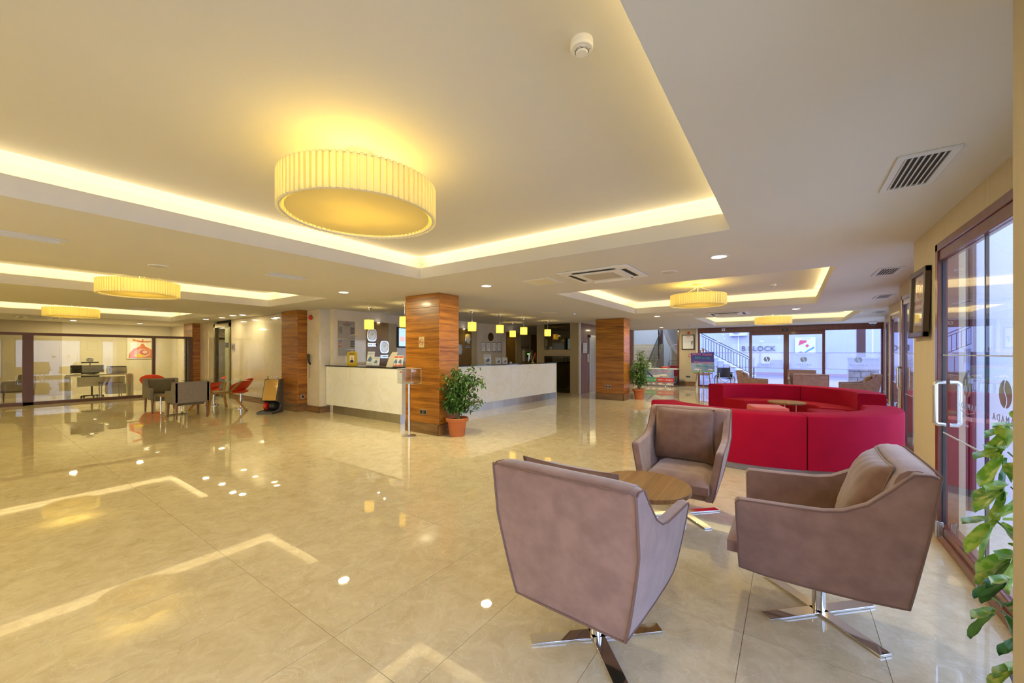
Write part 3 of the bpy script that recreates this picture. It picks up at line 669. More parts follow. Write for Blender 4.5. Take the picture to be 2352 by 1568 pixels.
def armchair(loc, rot, lab, swivel=0):
    t = emp('swivel_armchair', (loc[0], loc[1], 0), lab, 'armchair', rot, group='brown suede swivel armchairs')
    for s in (-1, 1):
        b = B(); nu, nv = 20, 8; th = .055
        b.grid(lambda u, v: side_pt(s, u, v), nu, nv); b.grid(lambda u, v: side_pt(s, u, v, th), nu, nv)
        def rim(off): return [side_pt(s, i/nu, 1, off) for i in range(nu+1)]+[side_pt(s, 1, 1-j/nv, off) for j in range(1, nv+1)]+[side_pt(s, 1-i/nu, 0, off) for i in range(1, nu+1)]+[side_pt(s, 0, j/nv, off) for j in range(1, nv)]
        o_, m_, i_ = rim(0), rim(th/2), rim(th); n = len(o_)
        m_ = [(p[0], p[1]+(.008 if p[1] > .3 else 0), p[2]+(.010 if p[2] > .5 else 0)) for p in m_]
        b.add(o_+m_+i_, [(k, (k+1) % n, n+(k+1) % n, n+k) for k in range(n)]+[(n+k, n+(k+1) % n, 2*n+(k+1) % n, 2*n+k) for k in range(n)])
        a = ob('side_panel', b, M_su, t, smooth=50)
        r_ = rim(-.001); b2 = B().tube(r_, .0045, 6, closed=True); ob('piping', b2, M_pip, a, smooth=80)
    # back: one closed padded body between the side panels
    def back(u, v, f_):
        z = .28+.665*v; w_ = wz(z)-.002; y = -.325-.09*v
        return ((-1+2*u)*w_, y-.004*math.sin(PI*u), z)
    sec = [(-.325-.09*v, .28+.665*v) for v in [j/10 for j in range(10)]]+[(-.414, .925), (-.405, .942), (-.38, .952), (-.345, .955), (-.31, .948), (-.285, .93), (-.27, .90)]+[(-.265+.10*k/8, .90-.60*k/8) for k in range(1, 9)]
    b = B(); nu = 14
    def bk(u, v):
        k = int(round(v*(len(sec)-1))); y, z = sec[k]; q = 1-(2*u-1)**8
        return ((-1+2*u)*(wz(z)-(.004 if k < 12 else .03)), y+(.012*q if k > 16 else -.003*q), z+(.006*q if 10 < k < 16 else 0))
    b.grid(bk, nu, len(sec)-1)
    k_ = len(sec); b.f.append(tuple(range(k_))); b.f.append(tuple(nu*k_+j for j in range(k_))[::-1])
    a = ob('backrest', b, M_su, t, smooth=60)
    e = [back(0, j/10, 1) for j in range(11)]+[back(i/10, 1, 1) for i in range(1, 11)]+[back(1, 1-j/10, 1) for j in range(1, 11)]+[back(1-i/10, 0, 1) for i in range(1, 10)]
    ob('piping', B().tube([(p[0], p[1]-.003, p[2]) for p in e], .005, 6, closed=True), M_pip, a, smooth=80)
    # seat
    def se(u, v, top_):
        x = (-1+2*u); y = v
        edge = min(1, 6*min(u, 1-u))*min(1, 6*min(v, 1-v))
        return (x*.265, -.22+.66*v, .40+.065*edge**.5 if top_ else .335)
    b = B().grid(lambda u, v: se(u, v, 1), 16, 16)
    def per(top_): return [se(i/16, 0, top_) for i in range(17)]+[se(1, j/16, top_) for j in range(1, 17)]+[se(1-i/16, 1, top_) for i in range(1, 17)]+[se(0, 1-j/16, top_) for j in range(1, 16)]
    p1, p0 = per(1), per(0); n = len(p1); b.add(p1+p0, [(k, (k+1) % n, n+(k+1) % n, n+k) for k in range(n)]+[tuple(range(n, 2*n))])
    ob('seat_cushion', b, M_su, t, smooth=60)
    ob('seat_base', B().bx(-.275, .275, -.30, .36, .262, .335), M_su, t, bev=.012)
    for c in t.children: c.rotation_euler = (0, 0, swivel)
    # base: pole and four flat bars at 45 degrees
    ob('pole', B().lathe([(.032, .010), (.032, .262)], 24), M_chrome, t, smooth=40)
    ob('swivel_plate', B().bx(-.12, .12, -.12, .12, .254, .262), M_black, t)
    for q in range(4): ob('foot_bar', B().bx(.0, .355, -.035, .035, .0015, .014), M_chrome, t, rot=(0, 0, PI/4+q*PI/2), bev=.002)
    return t
def pillow(loc, rot, lab, m, w=.46, h=.44, th=.09):
    t = emp('scatter_cushion', loc, lab, 'cushion', rot[2], group='suede scatter cushions')
    def f_(s):
        def g(u, v):
            a, b_ = -1+2*u, -1+2*v
            k = (max(0, (1-a**4))*max(0, (1-b_**4)))**.55
            pin = 1-.07*(a*a)*(1-b_*b_)*0-.05*((1-a*a)*(b_*b_)+(1-b_*b_)*(a*a))
            w1 = .0035*math.sin(17*a+9*b_)*(a*a+b_*b_)*k
            return (a*w/2*pin, s*(th*k+w1), b_*h/2*pin+h/2)
        return g
    b = B().grid(f_(1), 22, 22).grid(f_(-1), 22, 22)
    c = ob('cover', b, m, t, smooth=70, rot=(rot[0], 0, 0))
    def ed(i):
        q = i % 88; s_, k = q//22, (q % 22)/22
        return [(k, 0), (1, k), (1-k, 1), (0, 1-k)][s_]
    b = B().tube([f_(0)(*ed(i)) for i in range(88)], .004, 6, closed=True); ob('seam', b, m, c, smooth=80)
    return t
M_su2 = suede('cushion_suede', (.25, .135, .09), (.20, .10, .065))
def seat(loc, rot, lab, plab, swivel=0, pw=.46, ph=.44, tilt=.22, px=0, leanz=.465):
    a = armchair(loc, rot, lab, swivel) if not ACH else dup(ACH[0], (loc[0], loc[1], 0), rot, lab)
    if ACH and swivel:
        for c in a.children:
            if c.name.split('.')[0] in ('side_panel', 'backrest', 'seat_cushion', 'seat_base'): c.rotation_euler = (0, 0, swivel)
    ACH.append(a)
    r = rot+swivel; q = Vector((px, -.13, 0)); q.rotate(Euler((0, 0, r)))
    pillow((loc[0]+q.x, loc[1]+q.y, leanz), (tilt, 0, r), plab, M_su2, pw, ph); return a
ACH = []
seat((-.84, 1.97), -.045, 'nearest brown suede swivel armchair, back to the viewer', 'cushion in the nearest armchair, showing only above its backrest', px=-.03, pw=.52, ph=.50, leanz=.478, tilt=.27)
seat((.135, 2.9), PI/2, 'brown suede swivel armchair in side view beside the glass door', 'plump cushion leaning in the armchair beside the glass door', tilt=.30, pw=.52, ph=.50)
seat((-.82, 3.95), PI, 'brown suede swivel armchair facing us, behind the round wooden table', 'square cushion on the armchair that faces us', swivel=math.radians(2), px=.03, pw=.54, ph=.50)
seat((-.95, 14.3), -PI/2, 'far armchair at the left of the group before the entrance', 'cushion in the left armchair of the far group')
seat((1.50, 14.0), PI/2, 'far armchair at the right of the group, by the stone pier', 'shiny cushion in the right armchair of the far group')
seat((.42, 12.95), 0, 'far armchair with its plain back to us behind the red sofas', 'cushion hidden in the back-turned armchair of the far group', leanz=.44, ph=.36)
seat((.30, 15.4), PI, 'farthest armchair, facing us behind the back-turned one', 'cushion in the farthest armchair', leanz=.44, ph=.36)
M_oak = wood('oak_table_top', (.20, .09, .02), (.36, .18, .05), 'x', 10, .42, .1)
def round_table(loc, lab, R=.34, z=.50, three=False):
    t = emp('round_table', (loc[0], loc[1], 0), lab, 'table')
    ob('table_top', B().lathe([(R-.004, z-.032), (R, z-.028), (R, z-.003), (R-.003, z)], 56), M_oak, t, smooth=40)
    if three:
        for q in range(3):
            a = 2*PI*q/3+.4; ob('leg', B().tube([(R*.55*math.cos(a), R*.55*math.sin(a), z-.03), (R*.55*math.cos(a), R*.55*math.sin(a), .012)], .018, 12), M_chrome, t)
            ob('foot_bar', B().bx(0, R*.62, -.02, .02, 0, .012), M_chrome, t, rot=(0, 0, a))
    else:
        ob('pole', B().lathe([(.035, .012), (.035, z-.04), (.09, z-.032)], 24), M_chrome, t, smooth=40)
        ob('base_plate', B().lathe([(.16, 0), (.16, .008), (.15, .012), (.04, .014)], 40), M_chrome, t, smooth=40)
    return t
round_table((-.89, 2.95), 'round wooden table with chrome foot between the three near armchairs', .33, .53)
round_table((.3, 14.2), 'low round table hidden among the far armchairs', .33, .45)
# ================================================================== red curved sofas
M_crim = mat('crimson_velour', (.42, .003, .032), .85, n=.12, ns=4, spec=.15, bump=.04, bs=120)
M_crim2 = mat('scarlet_velour', (.48, .008, .022), .85, n=.12, ns=4, spec=.15, bump=.04, bs=120)
def arc(b, c, r0, r1, a0, a1, z0, z1, n=24, rnd=.03):
    """solid ring sector with softly rounded profile"""
    prof = [(r0, z0), (r0, z1-rnd), (r0+rnd*.3, z1-rnd*.3), (r0+rnd, z1), (r1-rnd, z1), (r1-rnd*.3, z1-rnd*.3), (r1, z1-rnd), (r1, z0)]
    k = len(prof); o = len(b.v)
    for i in range(n+1):
        a = a0+(a1-a0)*i/n
        for (r, z) in prof: b.v.append((c[0]+r*math.cos(a), c[1]+r*math.sin(a), z))
    for i in range(n):
        for j in range(k): b.f.append((o+i*k+j, o+i*k+(j+1) % k, o+(i+1)*k+(j+1) % k, o+(i+1)*k+j))
    b.f.append(tuple(o+j for j in range(k))[::-1]); b.f.append(tuple(o+n*k+j for j in range(k)))
    return b
def sofa(loc, a0, a1, lab, R=1.75, hb=.74, nseg=2):
    t = emp('curved_sofa', (loc[0], loc[1], 0), lab, 'sofa')
    for i in range(nseg):
        s0 = a0+(a1-a0)*i/nseg+.004; s1 = a0+(a1-a0)*(i+1)/nseg-.004
        ob('backrest', arc(B(), (0, 0), R-.40, R, s0, s1, .085, hb, 30, .035), M_crim, t, smooth=35)
        ob('seat', arc(B(), (0, 0), R-.95, R-.402, s0, s1, .085, .42, 30, .03), M_crim2, t, smooth=35)
    ob('plinth', arc(B(), (0, 0), R-.90, R-.04, a0+.03, a1-.03, 0, .085, 40, .002), mat('dull_steel_plinth', (.28, .25, .25), .45, .6), t, smooth=35)
    return t
sofa((-.44, 7.5), math.radians(-146), math.radians(8), 'near crimson curved sofa with its high back towards us', R=1.70)
sofa((-.22, 9.95), math.radians(-8), math.radians(150), 'far crimson curved sofa opening towards us with its seat visible', R=1.66)
def ottoman(loc, r, lab, m, s=.52, h=.40):
    t = emp('cube_ottoman', (loc[0], loc[1], 0), lab, 'ottoman', r)
    ob('cushion', B().bx(-s/2, s/2, -s/2, s/2, .04, h), m, t, bev=.03, seg=3)
    for x in (-1, 1):
        for y in (-1, 1): ob('foot', B().bx(x*s*.38-.02, x*s*.38+.02, y*s*.38-.02, y*s*.38+.02, 0, .04), M_black, t)
ottoman((-.38, 9.45), .30, 'bright coral cube ottoman inside the ring of red sofas', mat('coral_velour', (.85, .12, .10), .8, sheen=.2), .60, .43)
ottoman((.60, 9.30), .25, 'crimson cube ottoman at the right inside the sofa ring', M_crim, .56, .43)
round_table((-.06, 10.12), 'round wooden table on chrome legs inside the red sofa ring', .34, .47, True)
# ================================================================== reception counter (L-shaped)
t = emp('reception_counter', (-6.65, 5.42, 0), 'long L-shaped reception counter fronted with white onyx, black glass top', 'counter')
ca = math.atan2(11.55-5.42, .31)  # right leg direction
ux, uy = math.cos(ca), math.sin(ca); Lr = 6.14
mr = Matrix(((ux, uy, 0, 0), (uy, -ux, 0, 0), (0, 0, 1, 0), (0, 0, 0, 1)))  # local x along leg, y outward
n = 5
for i in range(n): ob('panel', B().bx(Lr*i/n+.002, Lr*(i+1)/n-.002, -.05, 0, .20, 1.16, mr), M_onyx, t)
for i in range(3): ob('panel', B().bx(-2.93+2.93*i/3+.002, -2.93+2.93*(i+1)/3-.002-(.0 if i < 2 else .0), 0, .05, .20, 1.16), M_onyx, t)
ob('kick_plate', B().bx(-.03, Lr-.01, -.06, -.02, 0, .20, mr), M_steel, t); ob('kick_plate', B().bx(-2.93, -.02, .03, .06, 0, .20), M_steel, t)
ob('counter_top', B().bx(-.0, Lr+.01, -.42, .012, 1.16, 1.185, mr), M_blackg, t); ob('counter_top', B().bx(-2.95, .005, -.012, .42, 1.16, 1.185), M_blackg, t)
ob('end_panel', B().bx(Lr-.03, Lr, -.75, 0, 0, 1.16, mr), M_onyx, t)
ob('carcass', B().bx(.1, Lr-.03, -.32, -.05, 0, 1.15, mr), M_mush, t); ob('carcass', B().bx(-2.9, -.02, .05, .32, 0, 1.15), M_mush, t)
ob('work_surface', B().bx(.5, Lr-.05, -.80, -.32, .74, .78, mr), M_dark, t)
# back desk with dark top seen above the counter
t = emp('back_desk', (-8.2, 9.7, 0), 'dark topped desk standing behind the right leg of the counter', 'desk')
ob('desk_top', B().bx(-.35, .35, -1.3, 1.3, 1.04, 1.08), M_dark, t); ob('side_panel', B().bx(-.33, .33, -1.28, -1.24, 0, 1.04), M_mush, t); ob('side_panel', B().bx(-.33, .33, 1.24, 1.28, 0, 1.04), M_mush, t); ob('front_panel', B().bx(.28, .32, -1.24, 1.24, .1, 1.04), M_mush, t)
# things on the counter.  T(u along left leg x, y)
CT = 1.185
M_goldp = mat('gold_plaque', (.62, .46, .05), .35, .4)
M_skin = mat('portrait_skin', (.62, .36, .22), .6); M_suit = mat('portrait_suit', (.03, .03, .06), .6); M_hair = mat('portrait_hair', (.6, .6, .58), .6)
t = emp('plaque_stand', (-8.75, 5.62, CT), 'gold award plaque with a small portrait, standing on the counter', 'plaque', .25)
ob('board', B().prism([(-.16, 0), (.16, 0), (.16, .30), (.12, .335), (.05, .345), (0, .37), (-.05, .345), (-.12, .335), (-.16, .30)], 0, .012, Matrix.Rotation(PI/2-.0, 4, 'X')), M_goldp, t, bev=.003)
ob('photo', B().bx(-.065, .065, -.015, -.0125, .08, .25), M_paper, t)
ob('portrait', B().prism([(-.055, .082), (.055, .082), (.05, .12), (.02, .145), (-.02, .145), (-.05, .12)], .0155, .017, Matrix.Rotation(PI/2, 4, 'X')), M_suit, t)
ob('portrait', B().prism([(.030*math.cos(a*PI/8), .185+.036*math.sin(a*PI/8)) for a in range(16)], .0155, .018, Matrix.Rotation(PI/2, 4, 'X')), M_skin, t)
ob('portrait', B().prism([(.031*math.cos(a*PI/8), .195+.032*math.sin(a*PI/8)) for a in range(9)], .016, .019, Matrix.Rotation(PI/2, 4, 'X')), M_hair, t)
txt('EMPLOYEE OF', .028, M_ink, t, (0, -.014, .305), (PI/2, 0, 0)); txt('THE MONTH', .028, M_ink, t, (0, -.014, .27), (PI/2, 0, 0)); ob('strut', B().bx(-.02, .02, .0, .09, 0, .015), M_goldp, t)
def brochure(x, y, r, lab, c, h=.22, w_=.14, z=CT, fan=False):
    t = emp('brochure_stand', (x, y, z+.012), lab, 'brochures', r)
    lean = Matrix.Rotation(-.18, 4, 'X')
    ob('holder', B().bx(-w_/2-.005, w_/2+.005, -.02, .05, 0, .012).bx(-w_/2-.005, w_/2+.005, .035, .04, 0, h*.8, lean), glass_mat('acrylic', (.95, .96, .97), .05), t)
    ob('leaflet', B().bx(-w_/2, w_/2, .02, .032, .012, h, lean), M_paper, t)
    ob('print', B().bx(-w_/2+.01, w_/2-.01, .0175, .0195, h*.06, h*.2, lean).bx(-w_/2+.01, w_/2-.01, .0175, .0195, h*.78, h*.94, lean), c, t)
    ob('picture', B().prism([(-.3*w_, h*.35), (.1*w_, h*.3), (.3*w_, h*.5), (.1*w_, h*.68), (-.1*w_, h*.5)], -.0195, -.018, lean @ Matrix.Rotation(PI/2, 4, 'X') @ Matrix.Scale(-1, 4, (0, 0, 1))), mat('picture_blue', (.10, .22, .45), .6), t)
    return t
M_or = mat('orange_print', (.75, .16, .07), .6); M_bl = mat('blue_print', (.55, .62, .75), .6)
brochure(-8.05, 5.6, .25, 'white leaflet rack with blue pictures right of the gold plaque', M_bl, .34, .20)
brochure(-7.78, 5.58, .25, 'smaller leaflet rack beside the blue picture leaflets', M_bl, .22, .16)
brochure(-7.13, 5.62, .25, 'orange and white leaflet stand near the counter corner', M_or, .25, .13); brochure(-6.98, 5.62, .25, 'orange and white leaflet stand, right one of the pair', M_or, .25, .13)
t = emp('wooden_leaflet_rack', (-7.3, 5.66, CT), 'curved cream leaflet rack standing behind the orange leaflets', 'leaflet rack', .5)
ob('side', B().prism([(-.13, 0), (.02, 0), (.06, .15), (.16, .33), (.02, .33), (-.06, .2)], -.01, .01, Matrix.Rotation(PI/2, 4, 'X')), M_cream, t); ob('shelf', B().bx(-.06, .04, 0, .12, .02, .03), M_cream, t)
brochure(-7.98, 9.95, .9, 'leaflet stand on the back desk with a curved print, tallest of three', M_bl, .36, .24, 1.08); brochure(-8.0, 10.55, .9, 'middle white leaflet stand on the back desk', M_bl, .25, .18, 1.08); brochure(-7.98, 10.9, .9, 'right white leaflet stand on the back desk', M_bl, .25, .18, 1.08)
t = emp('table_flags', (-6.62, 10.5, CT), 'two small crossed table flags, white and red, on the right counter leg', 'flag')
ob('base', B().lathe([(.05, 0), (.05, .01), (.012, .03), (.008, .06)], 20), M_goldp, t, smooth=40)
ob('pole', B().tube([(0, 0, .03), (-.06, -.05, .34)], .004, 6), M_goldp, t); ob('pole', B().tube([(0, 0, .03), (.07, .05, .34)], .004, 6), M_goldp, t)
ob('flag', B().grid(lambda u, v: (-.06+.02*u+.0*v-.10*u*(1-v)*0-.11*u*.3, -.05-.02*math.sin(5*u)-.13*u*.8, .33-.20*v-.10*u), 8, 6), M_paper, t, smooth=60)
ob('flag', B().grid(lambda u, v: (.07+.02*u, .05-.02*math.sin(5*u)-.08*u, .33-.18*v-.05*u), 8, 6), mat('flag_red', (.6, .02, .03), .7), t, smooth=60)
t = emp('desk_bell', (-6.75, 9.5, CT), 'small chrome call bell on the counter', 'bell'); ob('dome', B().lathe([(.04, .008), (.038, .025), (.025, .042), (.006, .05), (.006, .058)], 20), M_chrome, t, smooth=60); ob('base', B().lathe([(.045, 0), (.045, .008)], 20), M_black, t)
# ================================================================== reception wall x=-9.28 (faces +x)
WX = -9.29
def wallboard(name, y, z, lab, cat):  # local x = outward(+X), y along wall
    return emp(name, (WX, y, z), lab, cat)
t = wallboard('price_board', 5.80, 1.43, 'tall metal price board with three stacked panels on the reception wall', 'sign')
M_bp = mat('board_bronze', (.30, .25, .17), .35, .3)
ob('panel', B().prism([(-.23, .43), (0, .45), (.10, .52), (.23, .56), (.23, .88), (-.23, .88)], 0, .02, Matrix(((0, 0, 1, 0), (1, 0, 0, 0), (0, 1, 0, 0), (0, 0, 0, 1)))), M_bp, t)
ob('panel', B().prism([(-.23, .17), (.23, .17), (.23, .53), (.10, .49), (0, .42), (-.23, .40)], 0, .02, Matrix(((0, 0, 1, 0), (1, 0, 0, 0), (0, 1, 0, 0), (0, 0, 0, 1)))), M_bp, t)
ob('panel', B().bx(0, .02, -.23, .23, 0, .15), M_bp, t)
RW = (PI/2, 0, PI/2)
txt('ROOM RATES', .035, M_ink, t, (.022, 0, .80), RW); txt('CHECK IN', .03, M_ink, t, (.022, 0, .76), RW)
for i in range(5):
    txt('ROOM', .026, M_ink, t, (.022, -.21, .71-.035*i), RW, align='LEFT'); ob('price_slot', B().bx(.02, .024, .10, .21, .70-.035*i, .718-.035*i), M_ink, t)
for i, c in enumerate(((.05, .2, .6), (.6, .1, .1), (.6, .3, .3), (.6, .05, .05))):
    ob('flag_mark', B().bx(.02, .024, -.21, -.15, .355-.045*i, .38-.045*i), mat('mark%d' % i, c, .6), t); ob('price_slot', B().bx(.02, .024, .10, .21, .355-.045*i, .375-.045*i), M_ink, t)
ob('emblem', B().lathe([(.02, 0), (.02, .003)], 16), M_red, t, loc=(.02, 0, .84), rot=(0, PI/2, 0))
M_walnut = mat('bronze_brown_panel', (.22, .12, .02), .18, n=.15, ns=4)
def niche(y0, y1, lab, z1=2.34):
    t = emp('bronze_panel', (WX, y0, 0), lab, 'wall panel')
    ob('panel', B().bx(0, .03, 0, y1-y0, .9, z1), M_walnut, t); ob('side_strip', B().bx(0, .035, y1-y0, y1-y0+.28, .9, z1-.01), M_mush, t)
    ob('spot', B().lathe([(.03, 0), (.03, .012)], 12), M_dl, t, loc=(.05, (y1-y0)/2, z1-.02))
    l = L('SPOT', 'panel_spot', (.30, (y1-y0)/2, z1+.1), 22*LAMP, (1, .80, .40), rot=(0, -.25, 0), spot_size=2.2, spot_blend=.8, shadow_soft_size=.03); l.parent = t
    return t
niche(6.39, 7.08, 'glossy bronze panel with two city clocks left of the screen'); niche(9.8, 10.62, 'glossy bronze panel with city clocks right of the nearest teak pillar'); niche(12.75, 13.35, 'narrow bronze panel near the back of reception')
def clock(y, z, lab, s=1, city=None):
    t = wallboard('wall_clock', y, z, lab, 'clock')
    def pl(r, x): return [(r*math.copysign(abs(math.cos(a))**.55, math.cos(a)), r*1.18*math.copysign(abs(math.sin(a))**.55, math.sin(a))) for a in [2*PI*i/40 for i in range(40)]]
    q = Matrix(((0, 0, 1, 0), (1, 0, 0, 0), (0, 1, 0, 0), (0, 0, 0, 1)))
    ob('plate', B().prism(pl(.15*s, 0), .032, .045, q), M_silver, t, bev=.006); ob('dial', B().prism([(.115*s*math.cos(2*PI*i/32), .14*s*math.sin(2*PI*i/32)) for i in range(32)], .045, .048, q), mat('dial', (.62, .60, .52), .2, .6), t)
    ob('rim', B().tube([(.05, .118*s*math.cos(2*PI*i/32), .143*s*math.sin(2*PI*i/32)) for i in range(32)], .006, 6, closed=True), M_chrome, t)
    ob('hand', B().tube([(.052, 0, 0), (.052, .03*s, .07*s)], .003, 4).tube([(.052, 0, 0), (.052, -.05*s, .02*s)], .003, 4), M_ink, t)
    if city:
        ob('name_plate', B().bx(.03, .038, -.13*s, .13*s, -.31*s, -.22*s), M_silver, t); txt(city, .055*s, M_ink, t, (.04, .03, -.265*s), RW)
clock(6.53, 1.98, 'upper left silver clock on the bronze panel', 1, 'NEW YORK'); clock(6.93, 1.66, 'lower right silver clock on the bronze panel', 1, 'LONDON')
clock(9.98, 1.62, 'silver clock half hidden by the teak pillar on the second bronze panel'); clock(10.42, 1.98, 'upper clock on the second bronze panel', 1, 'MOSCOW')
t = wallboard('wall_screen', 7.85, 1.95, 'flat screen on the reception wall, partly behind the pillar', 'television')
ob('casing', B().bx(.03, .09, -.50, .50, -.30, .30), M_black, t, bev=.006)
M_scr = mat('screen_picture', (.35, .55, .75), .2, n=1, ns=3, c2=(.75, .85, .80), emit=0)
ob('screen', B().bx(.09, .092, -.46, .46, -.26, .26), mat('screen_glow', (.3, .5, .7), .2, emit=.55, ec=(.45, .70, .95)), t); ob('picture', B().prism([(-.35+.10*math.cos(a*PI/8), -.05+.08*math.sin(a*PI/8)) for a in range(16)], .092, .094, Matrix(((0, 0, 1, 0), (1, 0, 0, 0), (0, 1, 0, 0), (0, 0, 0, 1)))), mat('screen_pink', (.8, .4, .4), .3, emit=.5, ec=(.9, .5, .5)), t)
t = wallboard('round_plaque', 11.75, 2.10, 'bronze octagonal plaque above the framed certificates', 'plaque'); q = Matrix(((0, 0, 1, 0), (1, 0, 0, 0), (0, 1, 0, 0), (0, 0, 0, 1)))
ob('plate', B().prism([(.17*math.cos(2*PI*i/8+.39), .17*math.sin(2*PI*i/8+.39)) for i in range(8)], 0, .02, q), M_brz, t, bev=.004); ob('relief', B().prism([(.12*math.cos(2*PI*i/16), .12*math.sin(2*PI*i/16)) for i in range(16)], .02, .028, q), M_brz, t)
for i, (y, lab) in enumerate(((11.30, 'first framed certificate from the left on the reception wall'), (11.62, 'second framed certificate from the left on the reception wall'), (11.94, 'third framed certificate from the left, with a dark corner mark'), (12.26, 'rightmost framed certificate of the row on the reception wall'))):
    t = wallboard('framed_certificate', y, 1.72, lab, 'certificate'); ob('frame', B().bx(0, .02, -.13, .13, -.19, .19), M_silver, t, bev=.003); ob('sheet', B().bx(.02, .022, -.105, .105, -.165, .165), M_paper, t)
    b = B()
    for k in range(6): b.bx(.022, .024, -.07+.02*(k % 2), .07-.02*(k % 3), .10-.03*k, .108-.03*k)
    if i == 0: b.lathe([(.035, 0), (.035, .002)], 12, (0, 0, 0))
    ob('print', b, M_grey, t)
t = emp('metal_cabinet', (WX, 14.05, 0), 'beige wall panel with a row of dark keys and an electronic time clock', 'cabinet')
ob('panel', B().bx(0, .05, -.36, .36, .9, 2.42), M_mush, t, bev=.004); ob('box', B().bx(.05, .16, -.2, .5, 1.15, 1.62), mat('grey_beige_metal', (.52, .47, .38), .4), t, bev=.006)
ob('display', B().bx(.16, .165, -.05, .28, 1.3, 1.52), M_black, t); ob('screen', B().bx(.165, .167, 0, .22, 1.42, 1.48), mat('green_lcd', (.1, .5, .1), .4, emit=.6, ec=(.2, .9, .1)), t)
for i in range(8): ob('key', B().bx(.05, .06, -.30+.08*i, -.27+.08*i, 1.70, 1.76), M_ink, t)
t = emp('door_reception', (WX, 14.85, 0), None, None, kind='structure'); ob('door_leaf', B().bx(0, .04, -.3, .3, 0, 2.3), M_walnut, t)
# ================================================================== left marble wall items
t = emp('fire_bell', (-9.98, 5.25, 2.40), 'round red fire bell high on the cream wall beside the second pillar', 'alarm'); ob('dome', B().lathe([(.06, 0), (.058, .03), (.035, .055), (.004, .06)], 20), M_red, t, rot=(PI/2, 0, 0), smooth=50); ob('base', B().lathe([(.066, 0), (.066, .01)], 20), M_red, t, rot=(PI/2, 0, 0))
t = emp('wall_phone', (-10.0, 5.25, 1.2), 'black wall telephone handset with coiled cord beside the second pillar', 'telephone')
ob('handset', B().tube([(0, -.04, .26), (0, -.055, .24), (0, -.05, .12), (0, -.045, .04)], [.03, .036, .03, .018], 12), M_black, t, smooth=50); ob('hook', B().bx(-.02, .02, -.04, 0, .0, .06), M_black, t, bev=.004)
ob('cord', B().tube([(.010*math.cos(i*.9), -.03+.010*math.sin(i*.9), 0-.008*i) for i in range(44)], .004, 5), M_black, t, smooth=80)
def socket(loc, rotz, lab, n=2):
    t = emp('wall_socket', loc, lab, 'socket', rotz)
    ob('plate', B().bx(-.045*n, .045*n, -.008, 0, -.05, .05), M_steel, t, bev=.002)
    for i in range(n): ob('insert', B().bx(-.045*n+.09*i+.012, -.045*n+.09*i+.078, -.012, -.008, -.034, .034), M_black, t)
socket((-5.58, 5.04, .40), 0, 'double socket low on the nearest teak pillar'); socket((-4.75, 12.05, .42), 0, 'double socket low on the pillar by the elevator'); socket((-10.18, 5.14, .38), PI/2, 'socket on the second pillar behind the shoe polisher', 1); socket((-3.78, 19.2, .42), 0, 'double socket low on the wall under the framed notice')
t = emp('no_smoking_sign', (-5.62, 5.04, 1.70), 'small gold no smoking sign on the nearest teak pillar', 'sign')
ob('plate', B().bx(-.07, .07, -.01, 0, -.10, .10), mat('pale_gold', (.62, .50, .25), .35, .3), t, bev=.002)
q = Matrix.Rotation(PI/2, 4, 'X'); rr = mat('sign_red', (.55, .10, .04), .5)
ob('ring', B().tube([(.05*math.cos(2*PI*i/28), -.012, .05*math.sin(2*PI*i/28)) for i in range(28)], .005, 6, closed=True), rr, t); ob('bar', B().tube([(-.035, -.013, .035), (.035, -.013, -.035)], .005, 6), rr, t); ob('symbol', B().bx(-.035, .03, -.013, -.010, -.006, .004), M_ink, t)
# ================================================================== shoe polisher
M_dg = mat('dark_grey_metal', (.10, .095, .10), .4)
t = emp('shoe_polisher', (-10.62, 4.60, 0), 'dark grey shoe polishing machine with mirror panel beside the second pillar', 'shoe polisher', .64)
q = Matrix(((0, 0, 1, 0), (1, 0, 0, 0), (0, 1, 0, 0), (0, 0, 0, 1)))
prof = [(-.30, 0), (.18, 0), (.18, .84), (.02, .84), (-.12, .30), (-.02, .28), (.05, .20), (.02, .12), (-.06, .08), (-.30, .06)]
for x in (-.19, .17): ob('side_panel', B().prism(prof, x, x+.02, q), M_dg, t, bev=.003)
ob('body', B().prism([(.18, .03), (.18, .83), (.03, .83), (-.09, .33), (.04, .30), (.07, .2), (.05, .06)], -.17, .17, q), M_black, t)
ob('mirror_panel', B().prism([(.015, .82), (-.118, .32), (-.128, .32), (.005, .83)], -.165, .165, q), mat('amber_mirror', (.75, .55, .32), .05, 1), t)
ob('base_tray', B().bx(-.19, .19, -.32, .10, .0, .05), M_dg, t, bev=.005)
ob('brush', B().lathe([(.05, -.07), (.10, -.05), (.10, .05), (.05, .07)], 24), M_black, t, loc=(.05, -.02, .17), rot=(0, PI/2, 0)); ob('brush', B().lathe([(.05, -.04), (.09, -.03), (.09, .03), (.05, .04)], 24), M_red, t, loc=(-.12, -.02, .17), rot=(0, PI/2, 0))
ob('grip_rail', B().tube([(-.13, .06, .84), (-.13, .02, .90), (.13, .02, .90), (.13, .06, .84)], .010, 8), M_chrome, t, smooth=60)
